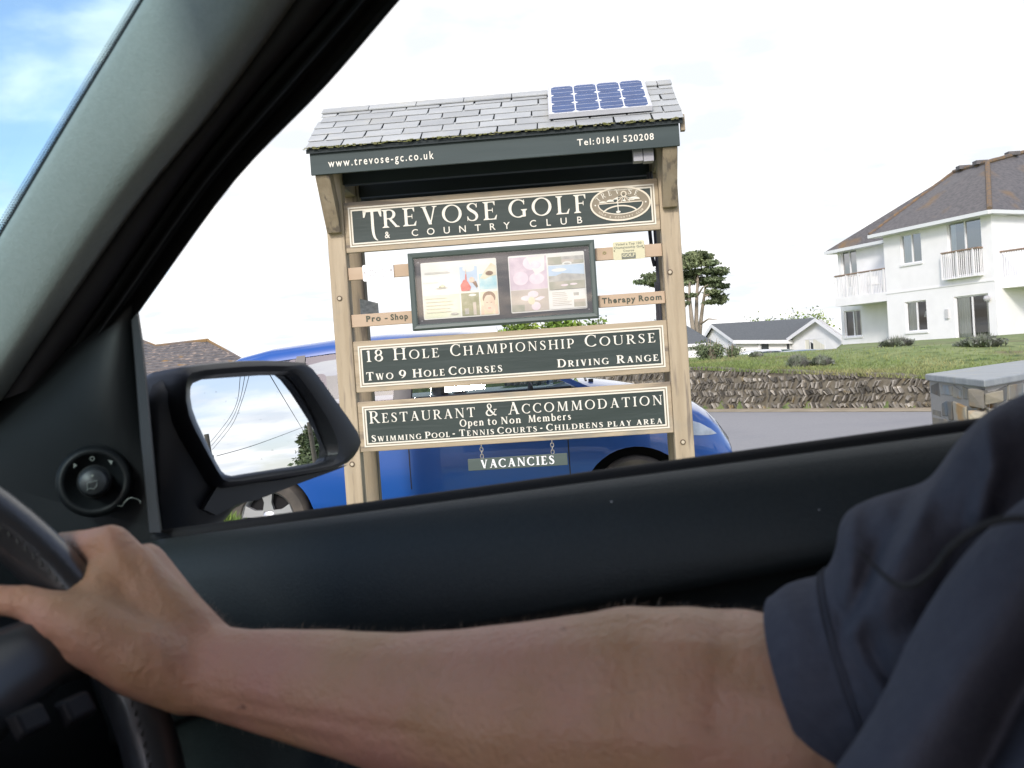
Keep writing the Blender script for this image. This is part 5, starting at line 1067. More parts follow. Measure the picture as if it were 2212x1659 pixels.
            mb = MB(); mb.lathe([(0, .09), (.186, .09)], (cx, y, .312), (0, sg_, 0), 24); put(mb.build('dark_backing', M_well), wh)  # near-black backing stands in for the shade behind the spokes
    return car
PR, PF = at(576, 1128, 7.5), at(1378, 1076, 7.2); yw = math.atan2(PF.y-PR.y, PF.x-PR.x)
make_car(T(PR.x, PR.y, -.02) @ Matrix.Rotation(yw, 4, 'Z'), 'blue people carrier parked right behind the entrance sign', paint('blue_car_paint', (.012, .085, .36)))
FG_ = 'cars parked beyond the bank'
for px, py, d, a, cn, cc, lb in ((1690, 752, 58, 8, 'silver_paint', (.55, .57, .60), 'silver car roof showing over the bank left of the dark green one'), (1722, 757, 60, 12, 'dark_green_paint', (.03, .07, .06), 'dark green car roof showing over the bank beside the silver one'), (1775, 757, 56, 10, 'steel_blue_paint', (.13, .20, .29), 'steel blue car roof over the bank below the wide bungalow window'), (1806, 757, 57, 6, 'slate_grey_paint', (.17, .21, .25), 'slate grey car roof over the bank, rightmost before the white apartments')):
    p = at(px, 752, d); make_car(T(p.x-1.7, p.y, p.z-1.66) @ Matrix.Rotation(R_(a), 4, 'Z'), lb, paint(cn, cc), FG_)
# ================================================================== OUR OWN CAR (own frame: x rearward, y towards the driver's door, z up)
own = root('car', 'car we sit in: dark door trim, pale grey windscreen pillar, black door mirror and wheel', 'car', OWN)
M_door = mat('door_plastic', (.0125, .0155, .0155), .54, col2=(.016, .0195, .0195), scale=300, lo=.3, hi=.7, bump=.12, bscale=700, spec=.36, detail=2, stint=(.85, .93, 1.))  # specular tinted blue to imitate a blue sky sheen
M_black = mat('black_plastic', (.006, .007, .008), .5, bump=.06, bscale=800, spec=.28)
M_seal = mat('rubber_seal', (.006, .006, .007), .7, spec=.3)
M_trim = mat('pillar_trim_grey', (.34, .37, .345), .75, col2=(.37, .40, .375), scale=250, bump=.12, bscale=500, spec=.25)
M_ptrim = mat('dark_door_frame', (.050, .048, .053), .7, spec=.3)
M_head = mat('headlining', (.42, .43, .41), .95)
M_mir = mat('mirror_housing_plastic', (.014, .015, .018), .42, bump=.05, bscale=900, spec=.5)
M_ext = mat('dark_blue_paint', (.02, .03, .05), .3, coat=.8)
def sz(x): return 1.219+.1055*(x+.629)
# ---- door: inner panel
def door_prof(x):
    dz = -.078-.085*max(0, -x)*1.15 - (.25*max(0, -x-.36)**1.5 if x < -.36 else 0)
    return [(.80, -.022), (.752, -.020), (.7455, -.012), (.742, -.0095), (.735, -.0105), (.726, -.016), (.716, -.028), (.707, -.047), (.700, lerp(-.046, dz, .5)), (.699, dz+.008), (.701, dz), (.716, dz-.004), (.722, dz-.02), (.722, dz-.06), (.715, dz-.10), (.70, dz-.125), (.66, dz-.135), (.64, dz-.145), (.64, dz-.18), (.66, dz-.19), (.73, dz-.20), (.735, -.62), (.70, -.72)]
mb = MB(); xsd = [-1.0+.05*k for k in range(45)]
mb.loft([[(x, y, sz(x)+z) for y, z in door_prof(x)] for x in xsd], False, False)
door = mb.build('driver_door', M_door, own, smooth=True); 
mb = MB(); mb.loft([[(x, y, z) for y, z in ((.80, sz(x)-.022), (.86, sz(x)-.05), (.90, sz(x)-.30), (.90, .45), (.80, .40))] for x in xsd], False, False); put(mb.build('outer_skin', M_ext, smooth=True), door)
mb = MB(); xq = [-.66+.05*k for k in range(37)]
mb.loft([[(x, y, sz(x)+z) for y, z in ((.775, -.016), (.772, -.0055), (.760, -.003), (.751, -.0025), (.7465, -.006), (.748, -.014))] for x in xq], False, False); put(mb.build('window_seal', M_seal, smooth=True), door)
# specks of dust and a faint scuff on the panel top
mb = MB(); rs = random.Random(17)
M_dust = mat('dust_fleck', (.40, .42, .45), .9)
for k in range(2):
    x = rs.uniform(-.5, .1); y, z = rs.choice(((.722, -.009), (.712, -.024), (.704, -.046))); s_ = rs.uniform(.0002, .0005); mb.box((x-s_, y-.003-s_, sz(x)+z-s_+.001), (x+s_*rs.uniform(1, 3), y-.003+s_, sz(x)+z+s_+.001))
put(mb.build('dust', M_dust), door)
# ---- sail panel in the front corner of the door, with the mirror adjuster
def Lq(px, py, y): return L(px, py, y)
ysl = .735
front_edge = [(283, 650), (225, 655), (150, 700), (60, 780), (-90, 830), (-330, 920)]
seal_edge = [(290, 690), (300, 800), (311, 950), (322, 1070), (330, 1140)]
mb = MB()
rows_ = []
for k in range(9):
    t = k/8; rr_ = []
    # left edge goes down the pillar foot; right edge down the seal
    li = t*(len(front_edge)-1); i = min(int(li), len(front_edge)-2); lx, ly = [lerp(front_edge[i][q], front_edge[i+1][q], li-i) for q in (0, 1)]
    ri = t*(len(seal_edge)-1); i = min(int(ri), len(seal_edge)-2); rx, ry = [lerp(seal_edge[i][q], seal_edge[i+1][q], ri-i) for q in (0, 1)]
    for j in range(9):
        u = j/8; bul = .022*math.sin(math.pi*u)*min(1, t*2); rr_.append(Lq(lerp(lx, rx, u), lerp(ly, ry, u)+ (60*u*(1-u) if t > .9 else 0), ysl-bul+.012*u))
    rows_.append(rr_)
mb.loft(rows_, False, False); mb.loft([[p for p in rows_[-1]], [Vector((p.x, p.y+.004, p.z-.10)) for p in rows_[-1]]], False, False)
sail = mb.build('sail_panel', M_black, smooth=True); put(sail, door)
mb = MB(); strip_l = [(283, 690), (292, 800), (303, 950), (315, 1070), (322, 1150)]; strip_r = [(297, 676), (307, 740), (327, 950), (339, 1080), (348, 1150)]
mb.loft([[L(a[0], a[1], .738), L(a[0]+2, a[1], .730), L(b[0]-1, b[1], .730), L(b[0], b[1], .745), L(b[0]+3, b[1], .80)] for a, b in zip(strip_l, strip_r)], False, False); put(mb.build('quarter_seal', mat('quarter_seal_grey', (.030, .030, .034), .6)), door)
ac = L(203, 1040, .706); ax = (Vector((0, 0, H))-ac).normalized(); ax = (Vector((.85, -1, .08))).normalized()
sr = 1/FPX*(OWN @ Vector(ac)).y
mb = MB(); R0 = 62*sr; mb.lathe([(R0*1.28, -.012), (R0*1.18, .001), (R0*1.0, .003), (R0*.94, -.001), (R0*.60, -.006), (R0*.56, -.008), (R0*.52, .004), (0, .004)], ac, ax, 40); ring_ = mb.build('mirror_adjuster', M_black, smooth=True); put(ring_, door)
mb = MB(); mb.lathe([(R0*.50, -.004), (R0*.47, .010), (R0*.44, .020), (R0*.38, .022), (0, .0225)], ac, ax, 32); kn = mb.build('adjuster_knob', mat('knob_plastic', (.03, .032, .034), .45), smooth=True); put(kn, door)
M_mark = mat('pale_marking', (.20, .21, .19), .8)
u_ = Vector((0, 0, 1)); u_ = (u_-ax*u_.dot(ax)).normalized(); v_ = u_.cross(ax)
if v_.x < 0: v_ = -v_
mb = MB()
def mk(a, b, h=.004): return ac + v_*(a*R0) + u_*(b*R0) + ax*h
def mp2(P, h=.0035): mb.poly([mk(a, b, h) for a, b in P])
mb.tube([mk(.0+.07*math.cos(q*.7854), .80+.07*math.sin(q*.7854), .0015) for q in range(8)], .0004, 4, closed=True)
mp2([(-.62, .52), (-.50, .62), (-.60, .70)], .0015); mp2([(.50, .70), (.66, .66), (.60, .52)], .0015)
mb.lathe([(0, .0235), (.0012, .0235)], ac+u_*(.22*R0), ax, 8)
cs = [(-.16, -.02), (.14, .04), (.12, -.14), (.02, -.24), (-.10, -.20), (-.18, -.26)]
mb.tube([mk(a, b, .0233) for a, b in cs], .0004, 4, closed=True)
put(mb.build('adjuster_marks', M_mark), door)
mb = MB(); sc_p = [(247, 1094), (256, 1092), (264, 1094), (268, 1086), (276, 1078), (283, 1075), (290, 1076), (300, 1080), (304, 1084), (302, 1088)]
mb.tube([L(x, y, .716) for x, y in sc_p], [.0001, .0002, .0002, .0004, .0006, .0004, .0002, .0002, .0004, .0002], 4); put(mb.build('paint_scuff', M_mark), door)
# ---- windscreen pillar
def rowsP(lines):      # lines: list of stations of (px, py, y) ; each line is a list over stations
    lines = [catmull([tuple(p) for p in l], 5) for l in lines]
    n = len(lines[0]); return [[L(*l[k]) for l in lines] for k in range(n)]
Al = [(540, -380, .575), (463, -250, .585), (312, 0, .60), (150, 265, .62), (0, 515, .645), (-150, 760, .67), (-300, 990, .69)]
Bl = [(880, -380, .575), (793, -250, .585), (635, 0, .60), (470, 228, .622), (312, 420, .645), (156, 640, .672), (0, 866, .695)]
Cl = [(1010, -380, .60), (915, -250, .612), (726, 0, .628), (560, 190, .645), (402, 388, .672), (225, 644, .705), (96, 830, .728)]
Dl = [(1190, -380, .600), (1080, -250, .615), (864, 0, .635), (703, 187, .655), (508, 390, .690), (318, 650, .735), (283, 700, .742)]
def mixl(a, b, t, dy=0): return [(lerp(p[0], q[0], t), lerp(p[1], q[1], t), lerp(p[2], q[2], t)+dy) for p, q in zip(a, b)]
light = [[(p[0]-3, p[1], p[2]+.03) for p in Al], Al, mixl(Al, Bl, .06, -.003), mixl(Al, Bl, .2, -.005), mixl(Al, Bl, .4, -.006), mixl(Al, Bl, .6, -.006), mixl(Al, Bl, .74, -.004), mixl(Al, Bl, .84, .001), mixl(Al, Bl, .93, .011), mixl(Al, Bl, 1.02, .028)]
mb = MB(); mb.loft(rowsP(light), False, False); pil = mb.build('windscreen_pillar', M_trim, own, smooth=True)
dark = [mixl(Al, Bl, .98, .028), mixl(Bl, Cl, .10, .022), mixl(Bl, Cl, .35, .012), mixl(Bl, Cl, .7, .010), mixl(Bl, Cl, .97, .012), mixl(Bl, Cl, 1.0, .02)]
mb = MB(); mb.loft(rowsP(dark), False, False); put(mb.build('door_frame', M_ptrim, smooth=True), pil)
seal = [mixl(Bl, Cl, .99, .025), mixl(Cl, Dl, .04, .008), mixl(Cl, Dl, .2, .005), mixl(Cl, Dl, .30, .014), mixl(Cl, Dl, .42, .004), mixl(Cl, Dl, .52, .002), mixl(Cl, Dl, .58, .012), mixl(Cl, Dl, .8, .012), mixl(Cl, Dl, .95, .004), mixl(Cl, Dl, 1.0, .008), mixl(Cl, Dl, 1.0, .05)]
mb = MB(); mb.loft(rowsP(seal), False, False); put(mb.build('pillar_seal', M_seal, smooth=True), pil)
mb = MB(); hi_ = [mixl(Cl, Dl, .42, .002), mixl(Cl, Dl, .44, -.001), mixl(Cl, Dl, .46, .002)]; mb.loft(rowsP(hi_), False, False); put(mb.build('seal_bead', M_ptrim, smooth=True), pil)
# outside of the pillar
mb = MB(); outp = [[(p[0]-3, p[1], p[2]+.03) for p in Al], mixl(Al, Bl, .1, .07), mixl(Al, Dl, .5, .09), mixl(Cl, Dl, .9, .07), mixl(Cl, Dl, 1.0, .05)]
mb.loft(rowsP(outp), False, False); put(mb.build('pillar_skin', M_ext, smooth=True), pil)
# ---- windscreen with its dotted band
A_pts = [L(*p) for p in Al]
def wsp(k, dy):       # across the car: the screen bows forward in the middle
    p = A_pts[k]; t = dy/1.45; return Vector((p.x-.16*math.sin(math.pi*min(1, max(0, t)))-.004, p.y+.02-dy, p.z))
mb = MB(); mb.loft([[wsp(k, 1.45*j/16-.03) for j in range(17)] for k in range(len(A_pts))], False, False)
wsn = mb.build('windscreen', glassmat('windscreen_glass', (.68, .90, .95), .5), own, smooth=True)
M_frit = mat('black_enamel', (.004, .004, .005), .6, spec=.1)
mb = MB(); ax_ = [(p[0], p[1]) for p in Al]
for seg in range(1, len(Al)-2):
    (x0, y0, q0), (x1, y1, q1) = Al[seg], Al[seg+1]; ln = math.hypot(x1-x0, y1-y0); n = int(ln/6.3); dx, dy = (x1-x0)/ln, (y1-y0)/ln; nx_, ny_ = dy, -dx
    if nx_ > 0: nx_, ny_ = -nx_, -ny_
    for k in range(n):
        for c in range(4):
            s_ = (k+.5*(c % 2))*ln/n; px, py = x0+dx*s_+nx_*(4+c*5.2), y0+dy*s_+ny_*(4+c*5.2); t = s_/ln; rr = (3.5, 3.1, 2.6, 1.9)[c]; yy = lerp(q0, q1, t)+.012
            mb.poly([L(px+rr*math.cos(q*1.047), py+rr*math.sin(q*1.047), yy) for q in range(6)])
put(mb.build('dotted_band', M_frit), wsn)
mb = MB(); bnd = [[(p[0]-7, p[1]-3, p[2]+.016) for p in Al], [(p[0]+6, p[1]+3, p[2]+.012) for p in Al], [(p[0]+6, p[1]+3, p[2]-.0) for p in Al]]; mb.loft(rowsP(bnd), False, False); put(mb.build('screen_bond', M_seal, smooth=True), wsn)
# ---- door mirror
nrm = Vector((.93, -.37, .085)).normalized()
mc = L(585, 925, .93)
def OM(px, py, dep):     # on the plane of the mirror face, dep metres behind it
    r = OINV.to_3x3() @ ray(px, py); p0 = mc - nrm*dep; c0 = Vector((0, 0, H)); return c0 + r*((p0-c0).dot(nrm)/r.dot(nrm))
nrm = (OINV.to_3x3() @ Vector((.72, -.69, .075))).normalized()
rim_o = [(406, 795), (440, 789), (479, 785), (530, 781), (572, 780), (620, 781), (659, 784), (676, 798), (702, 832), (727, 868), (752, 902), (773, 934), (780, 955), (774, 972), (764, 987), (750, 1000), (730, 1009), (698, 1016), (640, 1027), (580, 1037), (530, 1045), (492, 1050), (477, 1046), (468, 1034), (450, 1004), (430, 970), (411, 937), (398, 908), (390, 870), (390, 835), (395, 810)]
gl_ = [(417, 829), (436, 821), (475, 818), (516, 815), (560, 812), (590, 811.5), (611, 813), (624, 824), (643, 848), (658, 873), (671, 898), (682, 925), (692, 950), (701, 972), (703, 984), (698, 994), (670, 1000), (614, 1009), (570, 1016), (530, 1022), (500, 1027), (487, 1024), (478, 1016), (466, 995), (455, 972), (440, 940), (426, 910), (416, 882), (412, 858), (412, 842), (414, 834)]
rec = [(a[0]+(5 if a[0] < 560 else 0)-3, a[1]) for a in gl_]
inn_ = []
for (a, b), (c, d) in zip(gl_, rim_o):
    f = .30 if a < 600 else .42
    inn_.append((lerp(a, c, f), lerp(b, d, f)))
mb = MB()
face_r = [OM(x, y, 0) for x, y in rim_o]; cen = sum(face_r, Vector())/len(face_r)
ir = [OM(x, y, -.002) for x, y in inn_]; back = [OM(x, y, .020) for x, y in gl_]
fwd = -nrm
mid = [face_r[k].lerp(ir[k], .5)+nrm*.004 for k in range(len(ir))]
r1 = [cen+(p-cen)*1.035+fwd*.014 for p in face_r]
xf = Vector((-1, -.05, 0))
r2_ = [cen+(p-cen)*1.02+fwd*.035+xf*.02 for p in face_r]; r3_ = [cen+(p-cen)*.90+fwd*.05+xf*.055 for p in face_r]; r4_ = [cen+(p-cen)*.66+fwd*.055+xf*.085 for p in face_r]; r5_ = [cen+(p-cen)*.30+fwd*.055+xf*.10 for p in face_r]
lip = [p+nrm*.0 for p in face_r]
mb.loft([back, ir, mid, lip, r1, r2_, r3_, r4_, r5_], True, True)
dm = mb.build('door_mirror', M_mir, own, angle=50)
M_glass = bpy.data.materials.new('silvered_mirror'); M_glass.use_nodes = True; p_ = M_glass.node_tree.nodes['Principled BSDF']; p_.inputs['Metallic'].default_value = 1; p_.inputs['Roughness'].default_value = .0; p_.inputs['Base Color'].default_value = (.84, .86, .88, 1)
mb = MB(); g2 = [OM(x, y, .017) for x, y in gl_]; gc = sum(g2, Vector())/len(g2); mb.poly([gc+(p-gc)*1.01 for p in g2]); put(mb.build('mirror_glass', M_glass), dm)
mb = MB(); rs = random.Random(31)
for k in range(26):
    x, y = rs.uniform(440, 670), rs.uniform(830, 1000); s_ = rs.uniform(.3, .9); mb.poly([OM(x+s_*math.cos(q*1.257), y+s_*math.sin(q*1.257), .0165) for q in range(5)])
spk = mb.build('mirror_specks', mat('grime', (.16, .16, .15), .9)); put(spk, dm); stuff(spk)
# foot joining it to the door
mb = MB(); P = [(316, 868), (330, 832), (372, 806), (412, 800), (455, 860), (480, 950), (520, 1040), (548, 1074), (505, 1100), (480, 1130), (420, 1160), (322, 1172)]
fr_ = [OM(x, y, .030) for x, y in P]; c0 = sum(fr_, Vector())/len(fr_); fr2 = [c0+(p-c0)*.86+nrm*.012 for p in fr_]; fb2 = [p+fwd*.05+Vector((0, .03, 0)) for p in fr_]; fb3 = [c0+(p-c0)*.7+fwd*.09+Vector((0, .03, 0)) for p in fr_]
mb.loft([fr2, fr_, fb2, fb3], True, True); put(mb.build('mirror_foot', M_mir, angle=60), dm)
P = [(470, 1050), (520, 1046), (600, 1038), (700, 1018), (752, 1004), (735, 1012), (642, 1046), (558, 1079), (510, 1090), (468, 1113), (440, 1100)]
mb = MB(); fr_ = [OM(x, y, .010) for x, y in P]; mb.prism(fr_, fwd*.05); put(mb.build('mirror_underside', M_mir, angle=60), dm)
# ---- steering wheel
WC = Vector((-.438, .285, 1.188)); WT = R_(30); wt = Vector((-math.sin(WT), 0, math.cos(WT))); wy = Vector((0, 1, 0)); wnm = Vector((math.cos(WT), 0, math.sin(WT)))
M_leather = mat('wheel_leather', (.024, .025, .028), .34, bump=.06, bscale=350, spec=.7, coat=.35); M_gun = mat('satin_grey_trim', (.05, .056, .062), .36, .3)
mb = MB(); mb.tube([WC+(wy*math.cos(R_(a))+wt*math.sin(R_(a)))*.19 for a in range(0, 360, 5)], .0165, 16, closed=True); sw = mb.build('steering_wheel', M_leather, own, smooth=True)
mb = MB(); mb.lathe([(0, .035), (.05, .033), (.075, .022), (.088, .0), (.09, -.02), (.07, -.06), (0, -.07)], WC-wnm*.02, wnm, 36); put(mb.build('hub', M_black, smooth=True), sw)
for a in (8, 172, -90):
    mb = MB(); d_ = wy*math.cos(R_(a))+wt*math.sin(R_(a)); s_ = wnm.cross(d_); rings = []
    for r_, hw, dp in ((.07, .034, .0), (.11, .027, -.006), (.15, .022, -.006), (.182, .030, 0)):
        c_ = WC+d_*r_+wnm*dp; rings.append([c_+s_*hw*math.cos(q*.7854)+wnm*.012*math.sin(q*.7854) for q in range(8)])
    mb.loft(rings); put(mb.build('spoke', M_gun if a != -90 else M_black, smooth=True), sw)
for k in range(2):
    d_ = wy*math.cos(R_(-8))+wt*math.sin(R_(-8)); c_ = WC+d_*(.105+.03*k)+wnm*.012; mb = MB(); Rm = Matrix((wy, wt, wnm)).transposed(); mb.hexa([c_+Rm @ Vector(q) for q in ((-.011, -.008, 0), (.011, -.008, 0), (.011, .008, 0), (-.011, .008, 0), (-.009, -.006, .007), (.009, -.006, .007), (.009, .006, .007), (-.009, .006, .007))]); put(mb.build('wheel_button', mat('button_grey', (.008, .009, .012), .6, spec=.25), bevel=.002), sw)
mb = MB()
for a in range(-60, 60, 2):     # stitching round the inside of the rim
    p0 = [WC+(wy*math.cos(R_(a+o))+wt*math.sin(R_(a+o)))*(.19-.0135+h)+wnm*(.0105) for o, h in ((0, -.001), (1.2, .0022))]; mb.tube(p0, .0006, 4)
put(mb.build('stitching', mat('stitch_thread', (.045, .045, .04), .8)), sw)
mb = MB(); mb.lathe([(.04, -.5), (.045, -.12), (.06, -.09), (.055, -.06)], WC, wnm, 20); put(mb.build('column', M_black, smooth=True), sw)
# ---- dashboard
mb = MB(); mb.loft([[(x, y, z) for x, z in ((-1.25, 1.20), (-.95, 1.225), (-.78, 1.20), (-.70, 1.15), (-.66, 1.05), (-.68, .85), (-.80, .70), (-1.2, .70))] for y in (-.84, -.6, -.2, .1, .5, .72)], False, False); mb.loft([[(x, y, z) for x, z in ((-.78, 1.20), (-.72, 1.265), (-.64, 1.245), (-.60, 1.17), (-.64, 1.05))] for y in (.08, .14, .44, .50)], False, False); mb.build('dashboard', M_black, own, smooth=True)
# ---- roof, rear, far side, floor: the shell that shades the cabin
ZR_ = 1.735; top_x = [-.36, -.2, .3, 1.0, 1.7, 2.2]
mb = MB(); mb.loft([[(x, y, ZR_-.02*abs(j-4)/4*abs(j-4)/4*2) for j, y in enumerate((-.76, -.6, -.4, -.2, -.05, .1, .3, .48, .66))] for x in top_x], False, False); mb.build('headlining', M_head, own, smooth=True)
mb = MB(); mb.loft([[(x, y, ZR_+.03-.03*(abs(y+.06)/.8)**2) for y in (-.80, -.4, -.05, .3, .70)] for x in [-.40]+top_x[1:]], False, False); mb.box((-.36, .60, 1.665), (2.2, .70, 1.755)); mb.box((-.36, -.82, 1.665), (2.2, -.72, 1.755)); mb.box((-.44, -.8, 1.70), (-.34, .66, 1.75)); mb.build('roof', M_ext, own)
mb = MB(); mb.box((-1.2, -.90, .42), (2.3, -.82, 1.24)); mb.box((.30, -.86, 1.24), (.42, -.78, 1.70)); mb.box((1.35, -.86, 1.24), (1.6, -.78, 1.70)); mb.build('passenger_door', M_door, own)
mb = MB(); mb.box((.42, .70, 1.29), (.55, .76, 1.70)); mb.box((1.45, .70, 1.24), (2.2, .76, 1.70)); mb.build('door_post', M_ptrim, own)
mb = MB(); mb.box((2.2, -.86, .42), (2.26, .80, 1.25)); mb.box((2.2, -.86, 1.25), (2.26, -.6, 1.72)); mb.box((2.2, .55, 1.25), (2.26, .80, 1.72)); mb.build('tailgate', M_door, own)
mb = MB(); mb.box((-1.4, -.88, .34), (2.3, .80, .40)); mb.box((-1.45, -.9, .40), (-1.28, .82, 1.2)); mb.build('floor', M_seal, own)
mb = MB(); mb.loft([[(-2.4, y, 1.0), (-1.9, y, 1.12), (-1.25, y, 1.19)] for y in (-.84, 0, .80)], False, False); mb.loft([[(x, .86, z) for z in (.4, .8, 1.1)] for x in (-2.4, -1.0)], False, False); mb.build('bonnet', M_ext, own)
M_cloth = mat('seat_fabric', (.035, .036, .04), .95, bump=.3, bscale=300)
for y0 in (.30, -.46):
    seat = MB(); seat.box((.02, y0-.25, .62), (.56, y0+.25, .78)); s_o = seat.build('front_seat', M_cloth, own, bevel=.05)
    mb = MB(); mb.hexa([(.46, y0-.24, .76), (.60, y0-.24, .76), (.60, y0+.24, .76), (.46, y0+.24, .76), (.60, y0-.20, 1.38), (.72, y0-.20, 1.38), (.72, y0+.20, 1.38), (.60, y0+.20, 1.38)]); put(mb.build('backrest', M_cloth, bevel=.05), s_o)
# ================================================================== what the door mirror shows: poles, wires and a conifer behind us
gn_ = OWN.to_3x3() @ nrm
def refl(px, py, dist):
    p = OWN @ OM(px, py, .017); d = (p-CAM).normalized(); r = d - gn_*(2*d.dot(gn_)); return p + r*dist
M_pole = mat('creosoted_pole', (.09, .08, .06), .9); M_wire = mat('overhead_cable', (.03, .03, .03), .6)
poles = []
for px, py, dist, rr, lb in ((446, 938, 17, .055, 'thick timber pole with wires, at the left edge of the mirror reflection'), (667, 912, 34, .10, 'thin timber pole, seen beside the conifer in the mirror')):
    p = refl(px, py, dist); g0 = 0
    r = root('utility_pole', lb, 'utility pole', T(p.x, p.y, 0), 'poles carrying the overhead wires'); mb = MB(); mb.tube([(0, 0, -.3), (0, 0, p.z)], [rr, rr*.75], 10); mb.build('shaft', M_pole, r, smooth=True)
    mb = MB(); mb.box((-.15, -.03, p.z-.42), (.15, .03, p.z-.37)); mb.build('crossarm', M_pole, r); poles.append(p)
ends = [[(refl(452, 962, 17.0), refl(520, 880, 17), refl(517, 815, 8))], ]
def wire(pxs, label, r_=.012):
    P = [refl(*q) for q in pxs]; P = catmull([tuple(p) for p in P], 8); mb = MB(); mb.tube(P, r_, 5)
    tag(mb.build('overhead_wire', M_wire), label, 'wire', 'overhead wires in the mirror')
LBW = 'thin overhead wire of the bundle curving up the middle of the door mirror'
for k, xt in enumerate((519, 529, 538)): wire([(455+2*k, 955+8*k, 17), (492+4*k, 908+6*k, 14), (512+5*k, 868, 11.5), (xt, 812, 9)], LBW, .0035)
wire([(583, 810, 11), (620, 872, 17), (655, 930, 26), (667, 951, 34)], 'single straight wire crossing the upper right of the door mirror', .006)
wire([(468, 985, 18), (560, 958, 22), (667, 918, 34)], 'faint wire running low across the door mirror from pole to pole', .007)
tb = refl(676, 1006, 48); tt = refl(669, 955, 48); hgt = tt.z+.4
limbs = [([Vector((tb.x, tb.y, 0)), Vector((tb.x, tb.y, hgt*.6)), Vector((tt.x, tt.y, hgt))], [.25, .15, .05])]
rs = random.Random(41); clumps = []
for k in range(26):
    t = k/25; rr = lerp(2.6, .4, t**.8); clumps.append((Vector((tb.x+rs.uniform(-.5, .5)*rr, tb.y+rs.uniform(-.5, .5)*rr, lerp(hgt*.12, hgt*.97, t))), (rr*.75, rr*.75, hgt*.10), 420))
tree_from('conifer', 'ragged conifer behind our car, seen at the lower right of the door mirror', 'tree', (tb.x, tb.y, 0), limbs, clumps, M_pine, .13, 300, .3)
# ================================================================== THE DRIVER
man = root('person', 'driver in a navy polo shirt, bare right forearm reaching to the steering wheel', 'person', OWN)
def skinmat():
    m = mat('skin', (.46, .258, .146), .48, col2=(.53, .305, .19), scale=22, detail=6, sss=.12, bump=.25, bscale=260, spec=.4, extra=[((.50, .25, .185), 11, (1, 1, 1), .44, .68), ((.26, .135, .095), 75, (1, 1, 1), .70, .78)], bump2=(.3, 45, (1, 1, 1), .005))
    return m
M_skin = skinmat()
def cap_mesh(mb, p0, r0, p1, r1, n=14):
    p0, p1 = Vector(p0), Vector(p1); ax = (p1-p0); l = ax.length or 1e-6; ax = ax/l; prof = []
    for k in range(5): a = -math.pi/2+k*math.pi/10; prof.append((max(1e-4, r0*math.cos(a)), r0*math.sin(a)))
    for k in range(6): a = k*math.pi/10; prof.append((max(1e-4, r1*math.cos(a)), l+r1*math.sin(a)))
    mb.lathe(prof, p0, ax, n, True)
def chain(mb, P):         # P: (px, py, depth, radius px)
    Q = [(LD(x, y, d), r*d/FPX) for x, y, d, r in P]
    for (a, ra), (b, rb) in zip(Q, Q[1:]): cap_mesh(mb, a, ra, b, rb)
def segd(px, py, P):
    best = 1e9
    for (a, b), (c, d) in zip(P, P[1:]):
        t = max(0, min(1, ((px-a)*(c-a)+(py-b)*(d-b))/((c-a)**2+(d-b)**2))); best = min(best, math.hypot(px-a-t*(c-a), py-b-t*(d-b)))
    return best
bd = MB()
# hand on the rim
chain(bd, [(243, 1176, .612, 45), (330, 1290, .606, 62), (440, 1425, .602, 80)])
chain(bd, [(318, 1214, .632, 43), (375, 1310, .622, 56), (452, 1420, .612, 74)])
chain(bd, [(352, 1262, .648, 38), (405, 1345, .634, 50), (460, 1430, .618, 64)])
chain(bd, [(372, 1320, .660, 33), (425, 1390, .64, 44), (470, 1440, .622, 56)])
chain(bd, [(243, 1176, .612, 45), (128, 1186, .634, 37), (84, 1228, .634, 30), (118, 1275, .622, 26)])     # index
chain(bd, [(318, 1214, .632, 43), (196, 1216, .664, 37), (132, 1268, .655, 30), (150, 1318, .636, 26)])
chain(bd, [(352, 1262, .648, 38), (250, 1280, .682, 35), (170, 1330, .668, 31), (180, 1385, .642, 27)])
chain(bd, [(372, 1320, .660, 33), (300, 1360, .688, 30), (230, 1400, .672, 26), (228, 1440, .65, 23)])
chain(bd, [(400, 1462, .590, 84), (300, 1418, .580, 88), (190, 1362, .574, 78), (118, 1330, .571, 58), (60, 1300, .570, 40), (0, 1297, .566, 37), (-70, 1290, .562, 38), (-120, 1300, .562, 30)])   # thumb
chain(bd, [(230, 1250, .604, 52), (200, 1300, .592, 58), (260, 1370, .59, 76)])       # web of the thumb
# forearm
FA = [(380, 1420, .600, 84), (445, 1446, .600, 97), (520, 1462, .594, 104), (601, 1474, .588, 117), (720, 1493, .576, 134), (843, 1516, .562, 150), (985, 1532, .548, 173), (1123, 1540, .535, 196), (1260, 1540, .524, 214), (1373, 1535, .515, 228), (1500, 1542, .505, 233), (1610, 1556, .500, 240), (1700, 1570, .49, 240)]
chain(bd, FA)
chain(bd, [(470, 1505, .574, 30), (600, 1535, .562, 26), (760, 1572, .545, 22), (900, 1600, .53, 20)])        # tendons
chain(bd, [(500, 1530, .58, 26), (650, 1572, .565, 24), (800, 1612, .55, 24)])
chain(bd, [(436, 1330, .606, 20), (470, 1376, .61, 34)])
chain(bd, [(246, 1180, .604, 17), (330, 1285, .5925, 13), (400, 1380, .587, 13)])      # extensor tendons
chain(bd, [(320, 1218, .623, 15), (372, 1300, .6095, 11), (425, 1390, .5975, 10)])
chain(bd, [(353, 1266, .6395, 13), (400, 1345, .6225, 10), (440, 1410, .6075, 9)])
